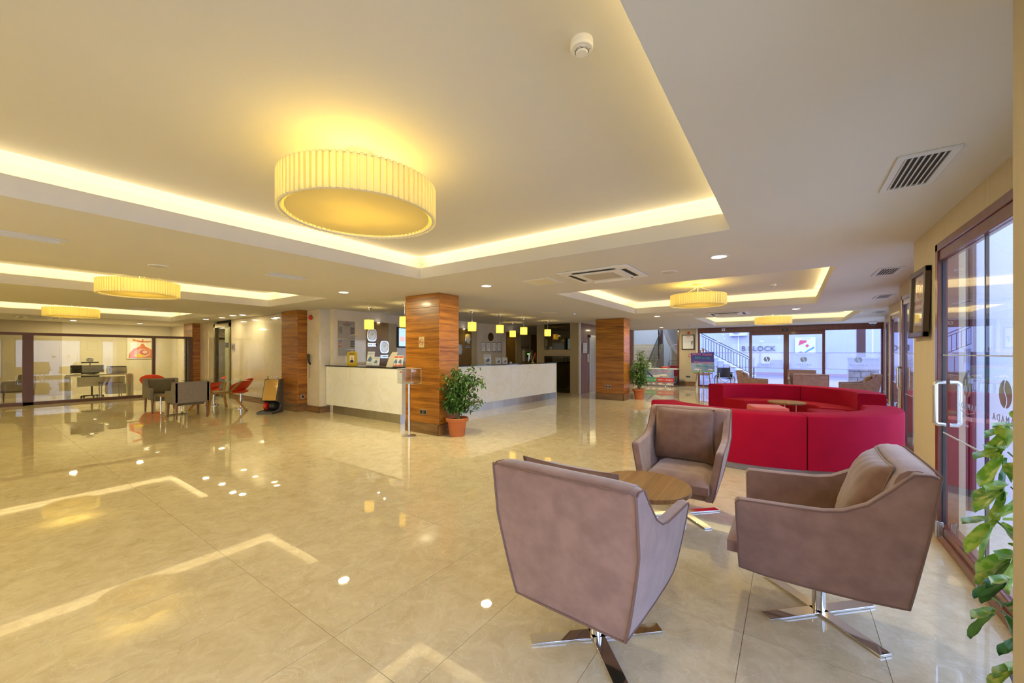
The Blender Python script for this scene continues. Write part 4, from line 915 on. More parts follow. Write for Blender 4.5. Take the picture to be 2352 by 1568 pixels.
# ================================================================== left lounge: grey armchairs, tables, red stools
M_gf = mat('grey_tweed', (.27, .225, .185), .9, n=.3, ns=90, detail=2, bump=.1); M_gi = mat('olive_grey_cloth', (.20, .165, .10), .9, n=.25, ns=60)
M_leg = mat('brown_leg', (.18, .075, .04), .35)
def grey_chair(loc, r, lab, first=None):
    if first: return dup(first, loc, r, lab)
    t = emp('grey_armchair', loc, lab, 'armchair', r, group='grey upholstered armchairs')  # faces +y
    ob('backrest', B().bx(-.33, .33, -.36, -.27, .36, .84), M_gf, t, bev=.02); 
    for s in (-1, 1):
        ob('armrest', B().prism([(-.36, .36), (.30, .36), (.30, .62), (-.10, .62), (-.16, .70), (-.18, .84), (-.27, .84), (-.36, .84)], -.04, .04, Matrix(((0, 0, 1, s*.30), (1, 0, 0, 0), (0, 1, 0, 0), (0, 0, 0, 1)))), M_gf, t, bev=.012)
    ob('seat', B().bx(-.26, .26, -.27, .32, .30, .46), M_gi, t, bev=.025)
    ob('back_cushion', B().bx(-.26, .26, -.268, -.20, .46, .82), M_gi, t, bev=.02)
    for x in (-.28, .28):
        for y in (-.32, .27): ob('leg', B().tube([(x, y, .37), (x*1.02, y*1.03, 0)], [.028, .016], 8), M_leg, t)
    return t
g1 = grey_chair((-11.52, 3.15, 0), PI/2, 'grey tweed armchair with its back to us at the left lounge')
grey_chair((-13.1, 3.1, 0), -PI/2, 'grey armchair facing right, its olive inside visible', g1)
grey_chair((-19.3, 1.05, 0), PI*.9, 'grey armchair inside the glass office at the far left', g1)
t = emp('low_table', (-12.3, 3.1, 0), 'low table with chrome sled base between the two grey armchairs', 'table')
ob('table_top', B().lathe([(.30, .46), (.30, .485)], 36), M_oak, t)
for s in (-1, 1): ob('leg', B().tube([(-.2, s*.2, .46), (-.2, s*.2, .03), (-.18, s*.2, .015), (.18, s*.2, .015), (.2, s*.2, .03), (.2, s*.2, .46)], .016, 8), M_chrome, t, smooth=60)
ob('crossbar', B().tube([(.19, -.2, .015), (.19, .2, .015)], .014, 8), M_chrome, t)
M_ow = wood('light_oak', (.34, .15, .035), (.52, .27, .08), 'z', 3, .4, .1)
t = emp('glass_table', (-12.15, 3.95, 0), 'glass topped table on crossed light wooden legs behind the grey armchair', 'table')
ob('glass_top', B().bx(-.95, .75, -.5, .5, .77, .785), glass_mat('table_glass', (.80, .92, .82), .12), t)
for s in (-1, 1):
    for x in (-1, 1):
        ob('leg', B().tube([(x*.66, s*.42, 0), (x*.20, s*.20, .50)], .034, 4), M_ow, t); ob('leg', B().tube([(x*.20, s*.20, .46), (x*.50, s*.36, .77)], .030, 4), M_ow, t)
ob('brace', B().bx(-.22, .22, -.22, .22, .44, .50), M_ow, t)
M_rc = mat('orange_red_shell', (.72, .055, .012), .35)
def red_chair(loc, r, lab, first=None):
    if first: return dup(first, loc, r, lab)
    t = emp('red_swivel_chair', loc, lab, 'chair', r, group='red shell swivel chairs')  # faces +y
    def sh(u, v):
        a = PI*(.06+.88*u); w_ = .30; hgt = .08+.24*math.sin(a)**.8+.05
        x = -math.cos(a)*(w_*.45+w_*.62*v**.6); y = .12-math.sin(a)*(.10+.30*v**.8)+.10*(1-v); z = .44+hgt*v**1.7
        return (x, y, z)
    b = B().grid(sh, 24, 10); o = ob('shell', b, M_rc, t, smooth=60); md = o.modifiers.new('solid', 'SOLIDIFY'); md.thickness = .035; md.offset = 0
    ob('seat_pad', B().lathe([(.02, .41), (.18, .42), (.23, .45), (.22, .48), (.15, .50), (.01, .50)], 28, (0, .06, 0)), M_rc, t, smooth=60)
    ob('pole', B().lathe([(.028, .02), (.028, .40), (.09, .41)], 16), M_chrome, t, smooth=40); ob('base_plate', B().lathe([(.21, 0), (.21, .006), (.16, .016), (.04, .03)], 36), M_chrome, t, smooth=40)
    ob('lever', B().tube([(0, 0, .38), (.12, .05, .34), (.15, .06, .30)], .006, 6), M_black, t)
    return t
r1 = red_chair((-12.15, 4.48, 0), 2.2, 'orange red swivel chair tucked under the glass table')
red_chair((-13.5, 4.3, 0), 2.6, 'red swivel chair hidden behind the nearer grey armchair', r1); red_chair((-16.8, 3.70, 0), 1.2, 'red swivel chair beside the glass partition, only its back visible', r1)
# ================================================================== office behind the glass
M_desk = mat('cream_desk', (.62, .56, .40), .4)
t = emp('office_desk', (-18.75, 2.8, 0), 'cream office desk behind the glass partition, a printer and screen on it', 'desk')
ob('desk_top', B().bx(-.36, .36, -.72, .72, .76, .80), M_desk, t, bev=.003)
for s in (-1, 1): ob('side_panel', B().bx(-.36, .36, s*.72-.03, s*.72+.03, 0, .76), M_desk, t, bev=.003)
ob('front_panel', B().bx(.25, .28, -.55, .55, .42, .72), M_desk, t); ob('drawer_unit', B().bx(-.2, .2, .15, .6, .12, .45), M_desk, t)
t = emp('monitor', (-18.6, 2.62, .80), 'grey monitor on the office desk, back to us', 'monitor', .2); ob('casing', B().bx(-.02, .02, -.26, .26, .06, .30), M_grey, t, bev=.006); ob('stand', B().bx(-.06, .06, -.08, .08, 0, .012).bx(-.012, .012, -.02, .02, 0, .1), M_black, t)
t = emp('second_monitor', (-18.7, 2.3, .80), 'black monitor at the left of the office desk', 'monitor', -.6); ob('casing', B().bx(-.02, .02, -.18, .18, .04, .30), M_black, t, bev=.006); ob('stand', B().bx(-.06, .06, -.08, .08, 0, .012), M_black, t)
t = emp('office_printer', (-18.75, 3.2, .80), 'white printer at the right of the office desk', 'printer'); ob('body', B().bx(-.2, .2, -.22, .22, 0, .22), M_desk, t, bev=.02); ob('tray', B().bx(.18, .30, -.14, .14, .06, .075), M_grey, t); ob('lid', B().bx(-.19, .19, -.21, .21, .22, .25), M_black, t, bev=.01)
t = emp('office_lamp', (-18.95, 2.6, .80), 'dark desk lamp with white globe behind the office monitor', 'lamp'); ob('pole', B().tube([(0, 0, 0), (0, 0, .38)], .012, 8), M_black, t); ob('arm', B().bx(-.02, .02, -.2, .2, .36, .40), M_black, t); ob('globe', B().lathe([(.005, .38), (.07, .42), (.09, .48), (.07, .54), (.005, .57)], 18), M_white2, t, smooth=60); ob('base', B().lathe([(.09, 0), (.09, .015)], 20), M_black, t)
t = emp('water_bottle', (-18.6, 2.14, .80), 'small clear water bottle at the left end of the office desk', 'bottle'); ob('body', B().lathe([(.03, 0), (.032, .01), (.032, .14), (.012, .18), (.012, .20)], 16), glass_mat('acrylic'), t, smooth=40); ob('cap', B().lathe([(.014, .20), (.014, .22)], 12), mat('mark0', (.05, .2, .6)), t)
t = emp('side_table', (-18.15, 2.95, 0), 'small side table holding a cardboard box before the office desk', 'table'); ob('table_top', B().bx(-.2, .2, -.26, .26, .52, .54), M_leg, t)
for x in (-.17, .17):
    for y in (-.23, .23): ob('leg', B().tube([(x, y, 0), (x, y, .52)], .012, 6), M_steel, t)
t = emp('cardboard_box', (-18.15, 2.98, .54), 'brown cardboard box on the small office side table', 'box'); ob('carton', B().bx(-.12, .12, -.17, .17, 0, .17), mat('cardboard', (.45, .33, .16), .8), t, bev=.003); ob('tape', B().bx(-.122, .122, -.02, .02, 0, .172), M_cream, t)
t = emp('office_chair', (-19.35, 2.7, 0), 'black office chair behind the cream desk', 'chair'); ob('backrest', B().bx(-.30, -.24, -.22, .22, .55, 1.0), M_black, t, bev=.03); ob('seat', B().bx(-.24, .22, -.23, .23, .44, .52), M_black, t, bev=.03); ob('pole', B().tube([(0, 0, .06), (0, 0, .45)], .025, 10), M_black, t)
for q_ in range(5): ob('foot', B().bx(0, .28, -.02, .02, .04, .07), M_black, t, rot=(0, 0, q_*2*PI/5)); ob('castor', B().lathe([(.02, 0), (.025, .02), (.02, .04)], 10, (.27*math.cos(q_*2*PI/5), .27*math.sin(q_*2*PI/5), 0)), M_black, t)
t = emp('left_desk', (-19.3, .0, 0), 'second cream desk at the far left edge inside the office', 'desk'); ob('desk_top', B().bx(-.4, .4, -.8, .55, .74, .78), M_leg, t); ob('side_panel', B().bx(-.38, .38, .5, .54, 0, .74), M_desk, t); ob('front_panel', B().bx(.3, .33, -.8, .5, .3, .74), M_desk, t); ob('side_panel', B().bx(-.38, .38, -.8, -.76, 0, .74), M_desk, t)
t = emp('desk_phone', (-19.1, .15, .78), 'black desk phone on the left office desk', 'telephone'); ob('body', B().bx(-.08, .08, -.12, .12, 0, .05), M_black, t, bev=.01); ob('handset', B().tube([(0, -.1, .07), (0, .1, .07)], .018, 8), M_black, t)
# abstract canvas on the office back wall (faces +x)
t = emp('abstract_canvas', (-21.18, 4.32, 1.27), 'square abstract canvas of red, orange and yellow swirls on the office wall', 'painting')
ob('canvas', B().bx(0, .03, -.42, .42, 0, .84), mat('canvas_cream', (.85, .80, .68), .8), t)
def blob(pts, c, x): ob('paint', B().prism(pts, x, x+.002, Matrix(((0, 0, 1, 0), (1, 0, 0, 0), (0, 1, 0, 0), (0, 0, 0, 1)))), mat('paint_%02d%02d%02d' % tuple(int(v*99) for v in c), c, .7), t)
def ell(cx_, cz, a, b_, n_=24): return [(cx_+a*math.cos(2*PI*i/n_), cz+b_*math.sin(2*PI*i/n_)) for i in range(n_)]
blob([(-.38, .02), (.40, .02), (.40, .20), (.30, .36), (.12, .48), (.05, .60), (.0, .60), (-.06, .48), (-.24, .38), (-.36, .2)], (.70, .22, .10), .030)
blob(ell(.02, .22, .24, .17), (.72, .45, .35), .032); blob(ell(-.08, .12, .16, .06), (.80, .58, .05), .034); blob(ell(.08, .25, .14, .10), (.60, .12, .12), .035); blob(ell(.10, .26, .08, .06), (.78, .62, .50), .037)
blob([(-.28, .78), (-.24, .70), (0, .64), (.28, .66), (.28, .70), (.06, .69), (.04, .80), (-.01, .70)], (.66, .20, .08), .031); blob([(.25, .05), (.40, .05), (.40, .16)], (.15, .30, .10), .036)
# ================================================================== acrylic suggestion box
t = emp('suggestion_box_stand', (-5.62, 4.74, 0), 'clear acrylic suggestion box on a steel post before the nearest teak pillar', 'suggestion box')
ob('base_plate', B().lathe([(.125, 0), (.125, .012), (.04, .022), (.03, .03)], 32), M_steel, t, smooth=40); ob('pole', B().lathe([(.022, .03), (.022, .945)], 20), mat('satin_aluminium', (.72, .73, .75), .25, 1), t, smooth=40)
a = glass_mat('acrylic', (.95, .96, .97), .05); W, D_, Hh = .38, .22, .27
b = ob('box', B().bx(-W/2, W/2, -D_/2, D_/2, .945, .95).bx(-W/2, W/2, -D_/2, -D_/2+.005, .95, .945+Hh).bx(-W/2, W/2, D_/2-.005, D_/2, .95, .945+Hh).bx(-W/2, -W/2+.005, -D_/2+.005, D_/2-.005, .95, .945+Hh).bx(W/2-.005, W/2, -D_/2+.005, D_/2-.005, .95, .945+Hh).bx(-W/2, W/2, -D_/2, D_/2, .945+Hh, .95+Hh), a, t)
eb = B()
for x in (-W/2, W/2):
    for y in (-D_/2, D_/2): eb.tube([(x, y, .945), (x, y, .95+Hh)], .0022, 4)
for z in (.947, .95+Hh): eb.tube([(-W/2, -D_/2, z), (W/2, -D_/2, z), (W/2, D_/2, z), (-W/2, D_/2, z)], .0022, 4, closed=True)
ob('box_edge', eb, mat('acrylic_edge', (.70, .66, .56), .2), t)
for i in range(5): ob('slip', B().bx(-.08, .08, -.05, .05, .952+.004*i, .954+.004*i), M_paper if i % 2 else mat('mauve_paper', (.45, .40, .50), .7), t, rot=(0, 0, .3*i-.4))
ob('emblem', B().bx(-.12, -.07, -D_/2-.002, -D_/2, 1.14, 1.17), rr, t); ob('emblem', B().bx(.0, .01, -D_/2-.002, -D_/2, 1.0, 1.16), rr, t)
# ================================================================== plants
M_leaf = mat('ficus_leaf', (.09, .22, .03), .35, n=.5, ns=9, c2=(.025, .09, .015)); M_bark = mat('bark', (.25, .17, .09), .8)
def leafm(b, p, d, l, w_, roll):
    d = d.normalized(); s = d.cross(Vector((0, 0, 1)));
    if s.length < .01: s = Vector((1, 0, 0))
    s.normalize(); s.rotate(Matrix.Rotation(roll, 3, d)); nrm = s.cross(d)
    m1 = p+d*l*.45
    b.add([p, m1+s*w_/2+nrm*w_*.15, p+d*l, m1-s*w_/2+nrm*w_*.15, m1], [(0, 4, 1), (4, 2, 1), (0, 3, 4), (4, 3, 2)])
def ficus(loc, lab, blobs, seed, sc=1, n=1500):
    rnd = random.Random(seed); t = emp('potted_ficus', (loc[0], loc[1], 0), lab, 'potted plant')
    ob('pot', B().lathe([(.001, 0), (.125, 0), (.135, .01), (.165, .25), (.17, .262), (.195, .268), (.205, .285), (.205, .325), (.198, .332), (.185, .325), (.172, .28), (.165, .26)], 40, cap=False), M_terra, t, smooth=35)
    for i in range(28): pass
    ob('soil', B().lathe([(.172, .285), (.001, .295)], 24, cap=False), M_soil, t)
    tr = []
    for i in range(4):
        a = i*1.6; top = Vector((.10*math.cos(a), .10*math.sin(a), .95*sc)); ob('trunk', B().tube([(.02*math.cos(a), .02*math.sin(a), .28), (.03*math.cos(a+1), .03*math.sin(a+1), .5), tuple(top*.75), tuple(top)], [.014, .012, .009, .005], 7), M_bark, t, smooth=60); tr.append(top)
    br = B(); lf = B()
    for (c, r, k) in blobs:
        c = Vector(c); base = Vector((c.x*.2, c.y*.2, max(.45, c.z-.35)))
        for q in range(7):
            e = c+Vector((rnd.gauss(0, 1), rnd.gauss(0, 1), rnd.gauss(0, .8))).normalized()*r*rnd.uniform(.5, 1)
            mid = (base+e)/2+Vector((0, 0, .06)); br.tube([base, mid, e], [.006, .004, .002], 4)
            for j in range(k//7):
                f_ = rnd.random()**.6; p = base.lerp(mid, f_*2) if f_ < .5 else mid.lerp(e, f_*2-1)
                p = p+Vector((rnd.gauss(0, 1), rnd.gauss(0, 1), rnd.gauss(0, 1)))*r*.22
                d = Vector((rnd.uniform(-1, 1), rnd.uniform(-1, 1), rnd.uniform(-1.1, .2)))+(p-c)*1.5/r*.4
                leafm(lf, p, d, rnd.uniform(.06, .09), rnd.uniform(.028, .042), rnd.uniform(-1, 1))
    ob('branches', br, M_bark, t, kind='stuff'); ob('foliage', lf, M_leaf, t, kind='stuff')
# blobs in local coords; camera right vector ~ (.817,.577)
RV = Vector((.817, .577, 0))
def bl(dx, z, r, k): v = RV*dx; return ((v.x, v.y, z), r, k)
ficus((-4.93, 5.26), 'potted ficus in terracotta pot beside the nearest teak pillar', [bl(-.05, 1.22, .10, 90), bl(-.03, 1.05, .2, 300), bl(-.17, .85, .17, 260), bl(.02, .80, .22, 400), bl(.25, 1.12, .17, 200), bl(.42, 1.02, .12, 150), bl(.25, .62, .20, 260), bl(-.16, .55, .14, 170), bl(.42, .62, .08, 60), bl(.0, .5, .16, 160)], 3)
ficus((-4.0, 12.78), 'potted ficus in terracotta pot beside the pillar near the elevator', [bl(.12, 1.5, .16, 120), bl(.05, 1.25, .26, 260), bl(.25, 1.2, .2, 180), bl(-.25, 1.0, .2, 180), bl(.05, .9, .3, 420), bl(-.1, .7, .26, 300), bl(.2, .68, .22, 220), bl(-.42, .95, .1, 60)], 5, 1.2)
# umbrella plant with large variegated leaflets, stands in the recess at the right edge
M_sch = [mat('bright_leaflet', (.18, .38, .03), .35, n=.7, ns=25, c2=(.42, .58, .09), lo=.42, hi=.58), mat('deep_leaflet', (.035, .14, .03), .35, n=.6, ns=14, c2=(.10, .26, .04)), mat('yellow_leaflet', (.16, .32, .03), .35, n=.8, ns=30, c2=(.50, .55, .12), lo=.4, hi=.55)]
um = emp('umbrella_plant', (.86, 2.30, 0), 'tall umbrella plant with big variegated leaves at the right picture edge', 'potted plant')
ob('pot', B().lathe([(.001, 0), (.13, 0), (.15, .02), (.17, .24), (.18, .27), (.165, .27), (.15, .22)], 36, cap=False), mat('dark_pot', (.08, .06, .05), .4), um, smooth=35)
ob('soil', B().lathe([(.153, .225), (.001, .23)], 24, cap=False), M_soil, um)
for k in range(3): ob('stem', B().tube([(.03*math.cos(k*2), .03*math.sin(k*2), .22), (.04*math.cos(k*2+1), .03*math.sin(k*2+1), .8), (.05*math.cos(k*2), .04, 1.35+.05*k)], [.012, .010, .006], 8), M_bark, um, smooth=60)
def leaflet(root, hub, d, l, w_, m, droop):
    d = d.normalized(); s = d.cross(Vector((0, 0, 1))); s.normalize(); nrm = s.cross(d)
    b = B(); nu, nv = 9, 4
    def f_(u, v):
        x = u; ww = w_*.5*(math.sin(PI*min(1, x**1.35*.97+.02))**.75)*(1.05 if x > .6 else 1); q = -1+2*v
        return tuple(hub+d*(.025+x*l)+s*(ww*q)+nrm*(.012*abs(q)*(1) + .004*math.sin(9*x)*q)+Vector((0, 0, -droop*x*x*l)))
    b.grid(f_, nu, nv); ob('leaf', b, m, root, smooth=80)
rnd = random.Random(11)
def whorl(u, v, D, n, size, mi, back=.25, spread=(0, 2*PI), tilt=.35):
    """hub given as image position at depth D, converted to plant space once"""
    l = (u-1176)/905*D; X = l*math.cos(YAW)-D*math.sin(YAW); Y = l*math.sin(YAW)+D*math.cos(YAW); Z = 1.5-(v-810)/905*D
    hub = Vector((X-.86, Y-2.30, Z))
    st = Vector((.03, 0, max(.3, Z-back))); ob('petiole', B().tube([tuple(st), tuple((st+hub)/2+Vector((0, 0, .02))), tuple(hub)], [.005, .004, .003], 6), M_sch[1], um, smooth=60)
    for k in range(n):
        a = spread[0]+(spread[1]-spread[0])*k/n+rnd.uniform(-.15, .15)
        # plane of whorl faces the viewer, slightly up
        Rv = Vector((.817, .577, 0)); Fv = Vector((.577, -.817, 0)); Up = (Vector((0, 0, 1))*.85+Fv*tilt)
        d = Rv*math.cos(a)+Up*math.sin(a)+Fv*rnd.uniform(.05, .35)
        leaflet(um, hub, d, size*rnd.uniform(.8, 1.1), size*.36, M_sch[rnd.choice(mi)], rnd.uniform(.1, .4))
W_ = 1.65
whorl(2335, 985, W_, 5, .13, [0, 0, 1], spread=(2.2, 4.5)); whorl(2315, 1038, W_, 6, .15, [1, 0, 0], spread=(2.3, 5.2)); whorl(2322, 1118, W_, 5, .16, [0, 2, 0], spread=(2.2, 5.0))
whorl(2288, 1195, W_, 8, .155, [0, 2, 0, 0]); whorl(2338, 1272, W_, 7, .17, [2, 0, 0], spread=(2.0, 5.2)); whorl(2330, 1335, 1.55, 4, .13, [1, 1, 2], spread=(2.8, 4.2)); whorl(2300, 1402, 1.5, 6, .12, [1, 1, 2]); whorl(2345, 1536, 1.35, 4, .10, [1, 2], spread=(2.6, 4.2)); whorl(2360, 1470, 1.4, 3, .10, [1], spread=(2.6, 4.0))
# potted olive sprig behind far right wall corner
t = emp('olive_branch', (2.15, 12.75, 0), 'sprig with two green olive leaves peeking past the far right wall corner', 'plant'); ob('pot', B().lathe([(.001, 0), (.12, 0), (.15, .28), (.14, .28), (.12, .2)], 24, cap=False), M_terra, t, smooth=35)
ob('stem', B().tube([(0, 0, .2), (0, 0, .9), (-.2, 0, 1.12)], .008, 6), M_bark, t)
for p in ((-.22, 0, 1.0), (-.15, 0, .97), (-.05, 0, 1.05), (.05, 0, 1.1)): ob('leaf', B().lathe([(.002, -.06), (.03, -.02), (.03, .02), (.002, .06)], 8, p), M_sch[0], t, smooth=60)
# ================================================================== framed pictures
t = emp('framed_smoking_notice', (1.0-.0, 5.18, 1.66), 'dark framed notice with a red ring on the right wall beside the glass door', 'picture')
FW, FH = .26, .31
fb = B()
for (y0, y1, z0, z1) in ((-FW, FW, FH-.05, FH), (-FW, FW, -FH, -FH+.05), (-FW, -FW+.05, -FH, FH), (FW-.05, FW, -FH, FH)): fb.bx(-.045, -.005, y0, y1, z0, z1)
fr = ob('frame', fb, mat('dark_brown_frame', (.07, .045, .03), .35), t, bev=.005)
t.location = (.995, 5.13, 1.95); t.rotation_euler = (0, .03, 0)
ob('sheet', B().bx(-.02, -.01, -FW+.04, FW-.04, -FH+.04, FH-.04), mat('notice_paper', (.62, .54, .40), .5), t)
ob('pane', B().bx(-.028, -.026, -FW+.045, FW-.045, -FH+.045, FH-.045), glass_mat('picture_glass', (1, 1, 1), .06), t)
rn = mat('notice_red', (.55, .16, .08), .6)
ob('ring', B().tube([(-.023, .075*math.cos(2*PI*i/32), .13+.075*math.sin(2*PI*i/32)) for i in range(32)], .006, 6, closed=True), rn, t); ob('bar', B().tube([(-.023, -.05, .18), (-.023, .05, .08)], .006, 6), rn, t)
RX = (PI/2, 0, -PI/2)
txt('SIGARA İÇİLMEZ', .05, rn, t, (-.022, 0, .01), RX); txt('NO SMOKING', .045, rn, t, (-.022, 0, -.06), RX)
ob('line', B().bx(-.022, -.021, -.18, .18, .235, .239).bx(-.022, -.021, -.18, .18, -.14, -.137).bx(-.022, -.021, -.18, .18, -.19, -.187), rn, t)
t = emp('framed_document', (-3.78, 19.19, 1.98), 'brown framed document with a bamboo print, left of the entrance glass', 'picture')
fb = B()
for (x0, x1, z0, z1) in ((-.27, .27, .30, .34), (-.27, .27, -.34, -.30), (-.27, -.23, -.34, .34), (.23, .27, -.34, .34)): fb.bx(x0, x1, -.03, 0, z0, z1)
ob('frame', fb, MATS['dark_brown_frame'], t, bev=.003); ob('sheet', B().bx(-.23, .23, -.01, -.005, -.30, .30), M_paper, t)
ob('print', B().bx(-.09, .09, -.013, -.01, .22, .25), M_or, t); ob('text_line', B().bx(-.14, .14, -.012, -.01, .14, .148).bx(-.16, .10, -.012, -.01, .09, .097).bx(-.16, .12, -.012, -.01, .04, .047).bx(-.16, .08, -.012, -.01, -.01, -.003), M_grey, t)
ob('bamboo', B().tube([(.15, -.013, -.15), (.17, -.013, .06)], .008, 5).tube([(.12, -.013, 0), (.17, -.013, .03)], .010, 5).tube([(.17, -.013, 0), (.21, -.013, .05)], .010, 5).tube([(.17, -.013, -.06), (.20, -.013, -.02)], .009, 5).tube([(.13, -.013, -.02), (.14, -.013, -.08)], .008, 5), M_ink, t)
t = emp('alarm_bell', (-3.76, 19.2, 2.40), 'red alarm sounder above the framed document', 'alarm'); ob('dome', B().lathe([(.055, 0), (.05, .03), (.004, .05)], 16), M_red, t, rot=(PI/2, 0, 0), smooth=50); ob('base', B().lathe([(.06, 0), (.06, .01)], 16), M_red, t, rot=(PI/2, 0, 0))
t = emp('fire_call_point', (-3.70, 19.2, 1.37), 'small red framed fire call point under the framed document', 'alarm'); ob('box', B().bx(-.055, .055, -.03, 0, -.055, .055), M_red, t, bev=.004); ob('glass', B().bx(-.03, .03, -.034, -.03, -.03, .03), M_paper, t)
# ================================================================== promo desk with banner
SKYB = mat('poster_sky', (.16, .30, .62), .45, n=.5, ns=2.5, c2=(.42, .50, .68)); M_pnk = mat('poster_pink', (.90, .25, .30), .5); M_grn = mat('poster_green', (.05, .42, .20), .5); M_wh = mat('poster_white', (.85, .83, .84), .5); M_nav = mat('poster_navy', (.03, .03, .25), .5)
R0 = (PI/2, 0, 0)
t = emp('promotion_desk', (-4.78, 18.55, 0), 'folding desk with transfer and rental banner hanging on its front', 'desk')
ob('desk_top', B().bx(-.72, .72, -.28, .30, .76, .79), M_cream, t, bev=.003)
for s in (-1, 1): ob('leg', B().tube([(s*.66, -.22, .76), (s*.68, -.22, 0)], .014, 6).tube([(s*.66, .24, .76), (s*.68, .24, 0)], .014, 6), M_black, t)
bn = ob('banner', B().bx(-.66, .60, -.30, -.29, .03, .765), SKYB, t)
txt('AIRPORT TRANSFER', .115, M_pnk, bn, (.03, -.302, .665), R0, sx=.78)
ob('airplane', B().prism([(-.55, .47), (-.2, .49), (.1, .56), (.28, .56), (.33, .52), (.28, .47), (.15, .44), (-.1, .40), (-.3, .40)], .3005, .303, Matrix.Rotation(PI/2, 4, 'X')), M_wh, bn); ob('airplane_tail', B().prism([(-.60, .72), (-.55, .72), (-.42, .55), (-.25, .41), (-.35, .41), (-.5, .56)], .3005, .304, Matrix.Rotation(PI/2, 4, 'X')), M_nav, bn)
ob('airplane_engine', B().prism([(.0, .46), (.14, .46), (.14, .42), (.02, .41)], .3005, .305, Matrix.Rotation(PI/2, 4, 'X')), M_grey, bn)
ob('green_field', B().bx(-.66, -.12, -.302, -.3, .20, .39), M_grn, bn); ob('red_field', B().bx(-.12, .60, -.302, -.3, .20, .39), mat('poster_red', (.75, .05, .07), .5), bn)
txt('RENT A CAR', .12, M_wh, bn, (-.40, -.304, .285), R0, sx=.74); txt('RENT A MINIBUS', .12, M_wh, bn, (.24, -.304, .285), R0, sx=.70)
pk = mat('poster_mauve', (.55, .38, .42), .5, n=.3, ns=6)
for i, x in enumerate((-.60, -.36, -.12, .25)):
    w_ = .21 if i < 2 else .34
    ob('photo', B().bx(x+.01, x+w_+.01, -.302, -.3, .04, .19), pk, bn); 
    ob('car_picture', B().prism([(x+.03, .07), (x+w_-.01, .07), (x+w_-.01, .11), (x+w_*.72, .12), (x+w_*.6, .155), (x+w_*.3, .155), (x+.03, .11)], .3025, .304, Matrix.Rotation(PI/2, 4, 'X')), M_wh, bn); ob('wheel_picture', B().bx(x+.05, x+.08, -.306, -.304, .055, .08).bx(x+w_*.7, x+w_*.7+.03, -.306, -.304, .055, .08), M_ink, bn)
t = emp('blue_folder', (-4.30, 18.5, .79), 'blue folder lying at the right end of the promotion desk', 'folder', .1); ob('cover', B().bx(-.17, .15, -.12, .12, 0, .03), mat('folder_blue', (.03, .22, .55), .5), t); ob('sheets', B().bx(-.1, .17, -.13, .10, .004, .022), M_paper, t)
for i, (x, lab) in enumerate(((-5.2, 'white leaflets at the left end of the promotion desk'), (-4.95, 'leaflets in the middle of the promotion desk'), (-4.6, 'flat leaflets beside the blue folder'))):
    t = emp('leaflets', (x, 18.5, .79), lab, 'leaflets', .2*i); ob('sheet', B().bx(-.1, .1, -.07, .07, 0, .012), M_paper, t); ob('sheet', B().bx(-.08, .1, -.05, .09, .012, .02), M_bl, t, rot=(0, 0, .3))
t = emp('plastic_bag', (-5.38, 18.72, .79), 'crumpled pale plastic bag standing on the promotion desk', 'bag')
def cr(u, v):
    a = 2*PI*u; r = (.10+.02*math.sin(7*a)+.015*math.sin(11*a+9*v))*math.sin(PI*(.08+.86*v))**.6; return (r*math.cos(a), r*math.sin(a)*.7, .005+.26*v)
ob('bag', B().grid(cr, 28, 8, cu=True), mat('bag_white', (.62, .66, .75), .4), t, smooth=30)
t = emp('red_stool', (-4.75, 19.09, 0), 'round red topped stool behind the promotion desk', 'stool'); ob('seat', B().lathe([(.18, .78), (.20, .80), (.20, .84), (.17, .86), (.01, .865)], 24), M_rc, t, smooth=40); ob('pole', B().lathe([(.025, .02), (.025, .78)], 12), M_chrome, t); ob('base_plate', B().lathe([(.2, 0), (.2, .02)], 24), M_chrome, t)
# ================================================================== easel and poster
t = emp('poster_easel', (-3.02, 18.35, 0), 'light wooden easel before the entrance glass holding the blue poster', 'easel', .12)
for s in (-1, 1): ob('leg', B().tube([(s*.10, .08, 1.62), (s*.30, -.18, 0)], .022, 4), M_ow, t)
ob('rear_leg', B().tube([(0, .08, 1.58), (0, .55, 0)], .02, 4), M_ow, t); ob('crossbar', B().bx(-.26, .26, -.12, -.07, .55, .60), M_ow, t); ob('ledge', B().bx(-.36, .36, -.19, -.09, .62, .66), M_ow, t); ob('upright', B().bx(-.03, .03, -.09, -.06, .55, .74).bx(-.04, .04, .02, .06, 1.55, 1.68), M_ow, t)
p = emp('sky_poster', (-3.02, 18.35, .66), 'tilted blue poster with pink and green transfer and rental lettering', 'poster', .12)
lean = Matrix.Rotation(-.16, 4, 'X'); M4 = (PI/2-.16, 0, 0)
pb = ob('board', B().bx(-.44, .44, -.145, -.13, 0, .84, lean @ Matrix.Rotation(-.05, 4, 'Y')), SKYB, p)
ob('blue_top', B().bx(-.44, .44, -.147, -.145, .42, .84, lean @ Matrix.Rotation(-.05, 4, 'Y')), mat('poster_deep_blue', (.07, .07, .40), .45, n=.3, ns=3), p)
ob('grass', B().bx(-.44, .44, -.148, -.145, 0, .05, lean @ Matrix.Rotation(-.05, 4, 'Y')), mat('poster_grass', (.30, .55, .25), .5), p)
def pt(x, z, y=-.149): return tuple((lean @ Matrix.Rotation(-.05, 4, 'Y')) @ Vector((x, y, z)))
for (s_, z, m, sz, sx_) in (('AIRPORT TRANSFER', .755, M_pnk, .13, .66), ('RENT A CAR', .60, mat('poster_mint', (.05, .50, .32), .5), .13, .78), ('RENT A MINIBUS', .41, M_pnk, .125, .72), ('INFO DESK', .25, MATS['poster_mint'], .115, .85)):
    o = txt(s_, sz, m, p, pt(0, z), (PI/2-.16, -.05*0, 0), sx=sx_); o.rotation_euler = (PI/2-.16, .05, 0)
